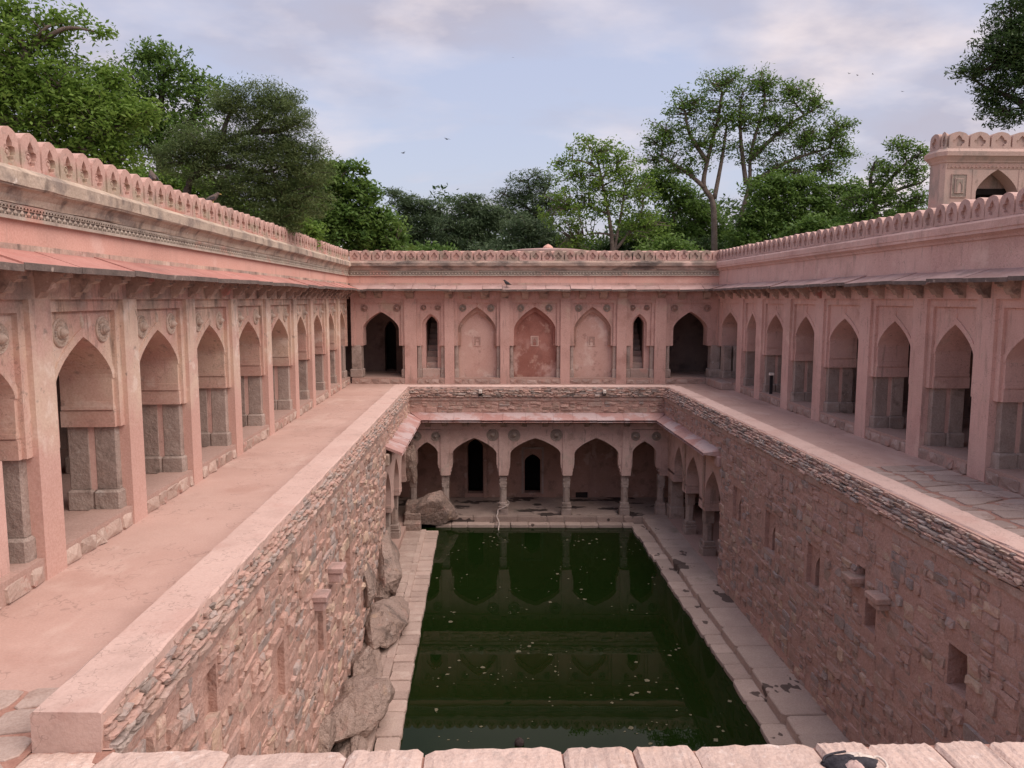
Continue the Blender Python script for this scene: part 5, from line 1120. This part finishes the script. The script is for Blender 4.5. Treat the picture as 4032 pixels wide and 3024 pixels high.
def tree(name, label, Y, lobes, leaf, trunk, nclus=200, per=50, size=.2, asp=.5, crad=.5, seed=1, bark='bark', trad=.16, cat='tree', group=None, shell_=.5, flat=.7, up=.6, twigs=.6, spread=1.0):
    """lobes: (x, y, rx, ry[, dY]) in photograph pixels at depth Y; trunk: list of trunk lines, each a list of (x, y) pixels from the ground up"""
    r = np.random.default_rng(seed); k = Y/F*1.8228
    base = at(*dpx(*trunk[0][0]), Y); base[2] = ZG
    root = thing(name, label, cat, tuple(base), 0.0, group)
    B = np.array(base); C = []; area = np.array([l[2]*l[3] for l in lobes], float); area /= area.sum(); centers = []
    for l, a in zip(lobes, area):
        c = at(*dpx(l[0], l[1]), Y + (l[4] if len(l) > 4 else 0)); centers.append(c); m_ = max(3, int(round(nclus*a)))
        R = np.array([l[2]*k, min(l[2], l[3])*k*.9, l[3]*k])*spread; got = 0
        while got < m_:
            g = r.normal(0,1,3); g /= np.linalg.norm(g); g *= r.random()**shell_
            if g[2] < -.55 and r.random() < .5: continue
            C.append(c + g*R); got += 1
    C = np.array(C) - B
    tb = MB(); lim = []
    for line in trunk:
        pts = [at(*dpx(*p), Y) - B for p in line]; pts[0][2] = min(pts[0][2], 0) if line is trunk[0] else pts[0][2]
        if line is trunk[0]: pts[0][2] = -.3
        sp = smooth_path([tuple(p) for p in pts], 5); n = len(sp); sc = 1.0 if line is trunk[0] else .72
        tb.tube(sp, [trad*sc*(1-.62*i/(n-1)) for i in range(n)], 8); lim += [np.array(p) for p in sp[n//2 if len(trunk) == 1 and False else n//3:]]
    lim = np.array(lim)
    # limbs to the lobes, then twigs from the limbs to the leaf clumps
    extra = []
    for c in centers:
        c = c - B; d = np.linalg.norm(lim - c, axis=1) + .55*np.maximum(0, lim[:,2]-c[2]+.3)*2; s = lim[int(np.argmin(d))]
        midp = s*.5 + c*.5 + np.array([r.uniform(-.2,.2), r.uniform(-.2,.2), .12*np.linalg.norm(c-s)]); sp = smooth_path([tuple(s), tuple(midp), tuple(c)], 5)
        L_ = np.linalg.norm(c-s); r0 = min(trad*.5, .03+.022*L_)
        tb.tube(sp, [r0*(1-.75*i/(len(sp)-1)) for i in range(len(sp))], 6); extra += [np.array(p) for p in sp[2:]]
    net = np.concatenate([lim, np.array(extra)])
    for c in C:
        if r.random() > twigs: continue
        d = np.linalg.norm(net - c, axis=1) + 1.2*np.maximum(0, net[:,2]-c[2]); s = net[int(np.argmin(d))]; L_ = np.linalg.norm(c-s)
        if L_ < .1: continue
        m_ = (s+c)/2 + r.normal(0,.09*L_,3) + np.array([0,0,.05*L_]); r0 = min(.045, .010+.011*L_)*(Y/30+.4)
        tb.tube([tuple(s), tuple(m_), tuple(c)], [r0, r0*.65, r0*.3], 4)
    mk('trunk', tb, MT[bark], root, True)
    rad = crad*r.uniform(.6,1.35,len(C)); me = leaves_mesh(C, rad, per, size, asp, seed+50, flat, up); me.materials.append(LEAF[leaf]); inst('crown', me, root)
    return root
TG = 'trees around the court'
# big leafy tree at the left edge
tree('leafy_tree', 'large bright leafy tree overhanging the left parapet', 14.5, [(30,130,95,90),(140,50,55,26),(150,190,100,75),(60,250,120,90),(200,260,95,80),(245,170,40,25),(270,250,62,45),(180,340,95,60),(60,340,90,60),(240,345,55,40),(-60,200,100,140),(10,30,80,34),(205,68,34,12),(90,90,60,22),(320,240,28,16)],
     'bright', [[(-40,600),(-30,380),(-10,230),(60,110)],[(-15,260),(90,265),(180,240)],[(-30,330),(90,330),(190,320)]], nclus=1350, per=24, size=.10, asp=.46, crad=.26, seed=2, trad=.22, group=TG, shell_=.42, twigs=.5)
tree('leafy_tree', 'round crowned dark green tree behind the left leafy tree', 27, [(300,190,70,75),(370,150,60,50),(430,220,55,70),(290,280,90,80),(380,290,90,70),(240,250,60,70),(330,120,40,28)],
     'mid', [[(350,600),(350,420),(345,300),(350,190)],[(348,330),(410,270),(430,200)],[(347,340),(300,280),(280,200)]], nclus=700, per=24, size=.16, asp=.40, crad=.36, seed=3, bark='bark_dark', trad=.22, group=TG, shell_=.4)
tree('acacia_tree', 'feathery acacia with leaning dark trunk above the left parapet', 21, [(560,230,75,55),(620,260,60,60),(500,230,40,40),(560,330,110,55),(640,370,75,60),(450,310,85,45),(520,400,110,55),(620,440,90,50),(400,350,70,40),(680,330,22,40),(480,460,60,40),(590,480,80,35)],
     'acacia', [[(395,470),(405,410),(440,365),(450,340),(480,310),(540,285),(590,280)],[(440,368),(500,362),(560,372),(620,360)],[(480,310),(490,260),(520,215)],[(540,285),(600,283),(650,262)],[(545,284),(580,250),(600,215)]], nclus=850, per=115, size=.088, asp=.24, crad=.34, seed=4, bark='bark_dark', trad=.115, group=TG, shell_=.42, flat=.55, twigs=.7)
tree('leafy_tree', 'dense glossy green tree at the left end of the back wall', 33.5, [(720,400,50,40),(690,470,70,60),(780,420,45,35),(800,500,75,55),(730,500,80,60),(850,535,40,35),(640,500,70,50),(765,365,25,15),(600,520,60,40),(705,375,40,30),(660,420,60,50)],
     'mid', [[(720,660),(720,560),(725,470),(730,400)]], nclus=800, per=45, size=.20, asp=.5, crad=.40, seed=5, trad=.18, group=TG, shell_=.4)
tree('bushy_tree', 'yellow green bush low behind the left parapet below the acacia', 24.5, [(440,430,55,30),(520,460,60,35),(600,480,60,35),(560,500,80,35),(660,510,40,30),(470,420,40,35),(400,400,50,40),(330,400,60,45)],
     'bright', [[(520,640),(520,560),(520,480)]], nclus=330, per=55, size=.14, asp=.5, crad=.36, seed=6, trad=.08, cat='bush', group=TG)
# far middle trees
tree('acacia_tree', 'dark thorny tree with drooping sprays just right of the glossy tree', 50, [(880,440,42,34),(900,500,60,50),(850,420,20,14),(930,470,45,45),(880,550,70,40),(960,540,40,40)],
     'blue', [[(890,640),(888,560),(882,490),(878,440)],[(887,540),(915,500),(930,460)]], nclus=330, per=60, size=.26, asp=.24, crad=.62, seed=7, bark='bark_dark', trad=.2, group=TG, flat=.5)
tree('acacia_tree', 'dull green thorny tree left of the red roof', 48, [(1010,445,45,26),(1030,490,60,45),(980,500,40,40),(1060,540,50,35),(1005,545,60,35),(1060,470,40,30)],
     'blue', [[(1015,640),(1015,560),(1015,480),(1020,440)]], nclus=320, per=60, size=.25, asp=.24, crad=.60, seed=8, bark='bark_dark', trad=.18, group=TG, flat=.5)
tree('acacia_tree', 'dark twiggy tree standing highest behind the low red roof', 54, [(1150,400,55,30),(1120,430,60,32),(1180,440,50,45),(1140,490,60,40),(1100,470,40,40)],
     'blue', [[(1160,640),(1160,520),(1150,440),(1140,390)],[(1155,470),(1175,420),(1190,385)],[(1155,460),(1110,430),(1080,415)]], nclus=260, per=48, size=.26, asp=.22, crad=.62, seed=9, bark='bark_dark', trad=.16, group=TG, twigs=1.0)
tree('bushy_tree', 'rounded grey green bush behind the low red roof', 44, [(1140,495,50,32),(1180,530,60,30),(1100,540,60,28),(1150,550,80,30)],
     'blue', [[(1145,630),(1145,560),(1145,500)]], nclus=260, per=55, size=.22, asp=.3, crad=.50, seed=10, trad=.1, cat='bush', group=TG)
tree('leafy_tree', 'yellow green tree with two slim trunks right of the red roof', 40, [(1290,330,60,28),(1250,380,60,40),(1330,370,60,45),(1230,450,60,50),(1300,440,70,45),(1370,420,45,45),(1390,490,60,45),(1240,520,50,40),(1270,305,30,12),(1215,350,25,10)],
     'bright', [[(1322,640),(1322,520),(1312,450),(1300,390),(1290,340)],[(1324,560),(1340,470),(1352,400)],[(1330,540),(1375,480),(1390,440)]], nclus=700, per=20, size=.18, asp=.42, crad=.38, seed=11, trad=.13, group=TG, shell_=.55, spread=1.15)
tree('leafy_tree', 'tall open crowned tree with two spreading trunks on the right', 42, [(1560,185,45,30),(1640,180,50,32),(1710,200,55,30),(1490,230,50,38),(1580,250,70,45),(1670,260,60,45),(1760,225,40,25),(1440,290,50,32),(1520,310,60,38),(1640,330,50,30),(1740,300,60,40),(1800,290,40,38),(1420,345,35,22),(1690,370,60,30),(1780,360,55,38),(1820,330,30,30),(1480,365,50,22),(1420,310,30,16),(1830,270,22,14)],
     'mid', [[(1543,640),(1543,540),(1540,440),(1520,400),(1530,340),(1550,260),(1560,200)],[(1575,640),(1590,510),(1618,400),(1622,330),(1650,230),(1650,190)],[(1522,405),(1480,370),(1430,340)],[(1620,345),(1690,280),(1760,235)],[(1618,400),(1700,350),(1790,320)],[(1528,350),(1490,290),(1480,240)],[(1543,430),(1560,340),(1570,270)],[(1612,400),(1600,300),(1600,220)]], nclus=1700, per=15, size=.18, asp=.42, crad=.42, seed=12, trad=.19, group=TG, shell_=.62, twigs=.7, flat=.6, spread=1.22)
tree('leafy_tree', 'green understorey tree below the tall open tree, left part', 47, [(1430,400,60,40),(1480,440,60,45),(1400,500,60,45),(1460,510,70,40),(1520,480,50,50),(1560,520,60,35)],
     'mid', [[(1460,640),(1460,540),(1455,460)]], nclus=360, per=52, size=.23, asp=.42, crad=.55, seed=13, trad=.14, group=TG)
tree('leafy_tree', 'broad green understorey tree below the tall open tree, right part', 40, [(1660,410,60,35),(1730,420,70,40),(1640,470,60,40),(1700,480,80,40),(1790,460,60,40),(1620,520,50,35),(1830,420,40,30)],
     'mid', [[(1700,640),(1690,540),(1650,470)],[(1690,540),(1740,440),(1790,400)]], nclus=430, per=52, size=.21, asp=.42, crad=.50, seed=14, bark='bark_dark', trad=.16, group=TG)
tree('leafy_tree', 'leafy tree with dark forked branches left of the pavilion', 36, [(1950,320,45,22),(1910,370,40,35),(1970,370,45,40),(1900,420,50,35),(1960,440,50,40),(1860,440,50,35),(1990,330,20,20),(1880,480,70,35)],
     'mid', [[(1895,600),(1893,480),(1890,430),(1920,390),(1960,350)],[(1892,440),(1940,410),(1990,395)],[(1890,430),(1880,390),(1890,350)]], nclus=480, per=18, size=.17, asp=.42, crad=.38, seed=15, bark='bark_dark', trad=.16, group=TG, twigs=.9)
tree('leafy_tree', 'dark tree leaning into the top right corner above the pavilion', 27, [(2190,60,60,70),(2150,120,60,50),(2200,170,80,60),(2130,190,45,35),(2180,240,70,40),(2100,150,35,18),(2230,20,50,60),(2260,120,80,120),(2080,160,25,10),(2190,110,70,60)],
     'dark', [[(2300,700),(2290,400),(2270,200),(2220,60)],[(2285,300),(2200,220),(2130,190)],[(2280,240),(2210,150),(2120,150)]], nclus=750, per=30, size=.16, asp=.32, crad=.32, seed=16, bark='bark_dark', trad=.2, group=TG, shell_=.4)
# undergrowth line behind the back wall
for i, (x, y, rx, ry, Y, lf) in enumerate(((830,545,60,30,42,'mid'),(930,560,70,30,40,'mid'),(1050,560,70,30,41,'blue'),(1230,545,60,36,46,'dark'),(1330,540,60,40,48,'dark'),(1440,545,60,34,38,'mid'),(1520,545,60,34,44,'dark'),(1610,545,60,30,46,'mid'),(1760,500,70,34,36,'mid'),(1850,490,70,34,44,'dark'),(1960,470,60,34,48,'mid'))):
    LBL = ['leafy bush at the foot of the glossy tree', 'low bush below the dark thorny tree', 'low grey bush left of the red roof', 'dark bush right of the red roof', 'dark bush behind the slim trunked tree', 'green bush left of the tall tree trunks', 'dark bush between the slim trunked and tall trees', 'green bush behind the tall tree trunks', 'green bush behind the right parapet by the back corner', 'dark bush behind the right parapet', 'green bush behind the right parapet near the pavilion'][i]
    tree('bushy_tree', LBL, Y, [(x,y,rx,ry),(x-rx*.5,y+15,rx*.7,ry),(x+rx*.5,y+15,rx*.7,ry)], lf, [[(x,660),(x,600),(x,y+5)]], nclus=130, per=52, size=.22, asp=.42, crad=.5, seed=30+i, trad=.07, cat='bush', group='undergrowth behind the walls')
# far wood that closes the horizon
r = np.random.default_rng(77); C = []
for i in range(1500):
    u = r.uniform(-700, 2900); Y = r.uniform(62, 80); top = 470 + 45*math.sin(u*.011) + 20*math.sin(u*.037)
    C.append(at(*dpx(u, r.uniform(top, 640)), Y))
me = leaves_mesh(np.array(C), np.full(len(C), 1.5)*r.uniform(.6,1.3,len(C)), 42, .62, .45, 78); me.materials.append(LEAF['dark']); me.name = 'far_wood'
tag(inst('far_wood', me), 'dark green wood closing the horizon behind all the trees', 'wood', kind='stuff')
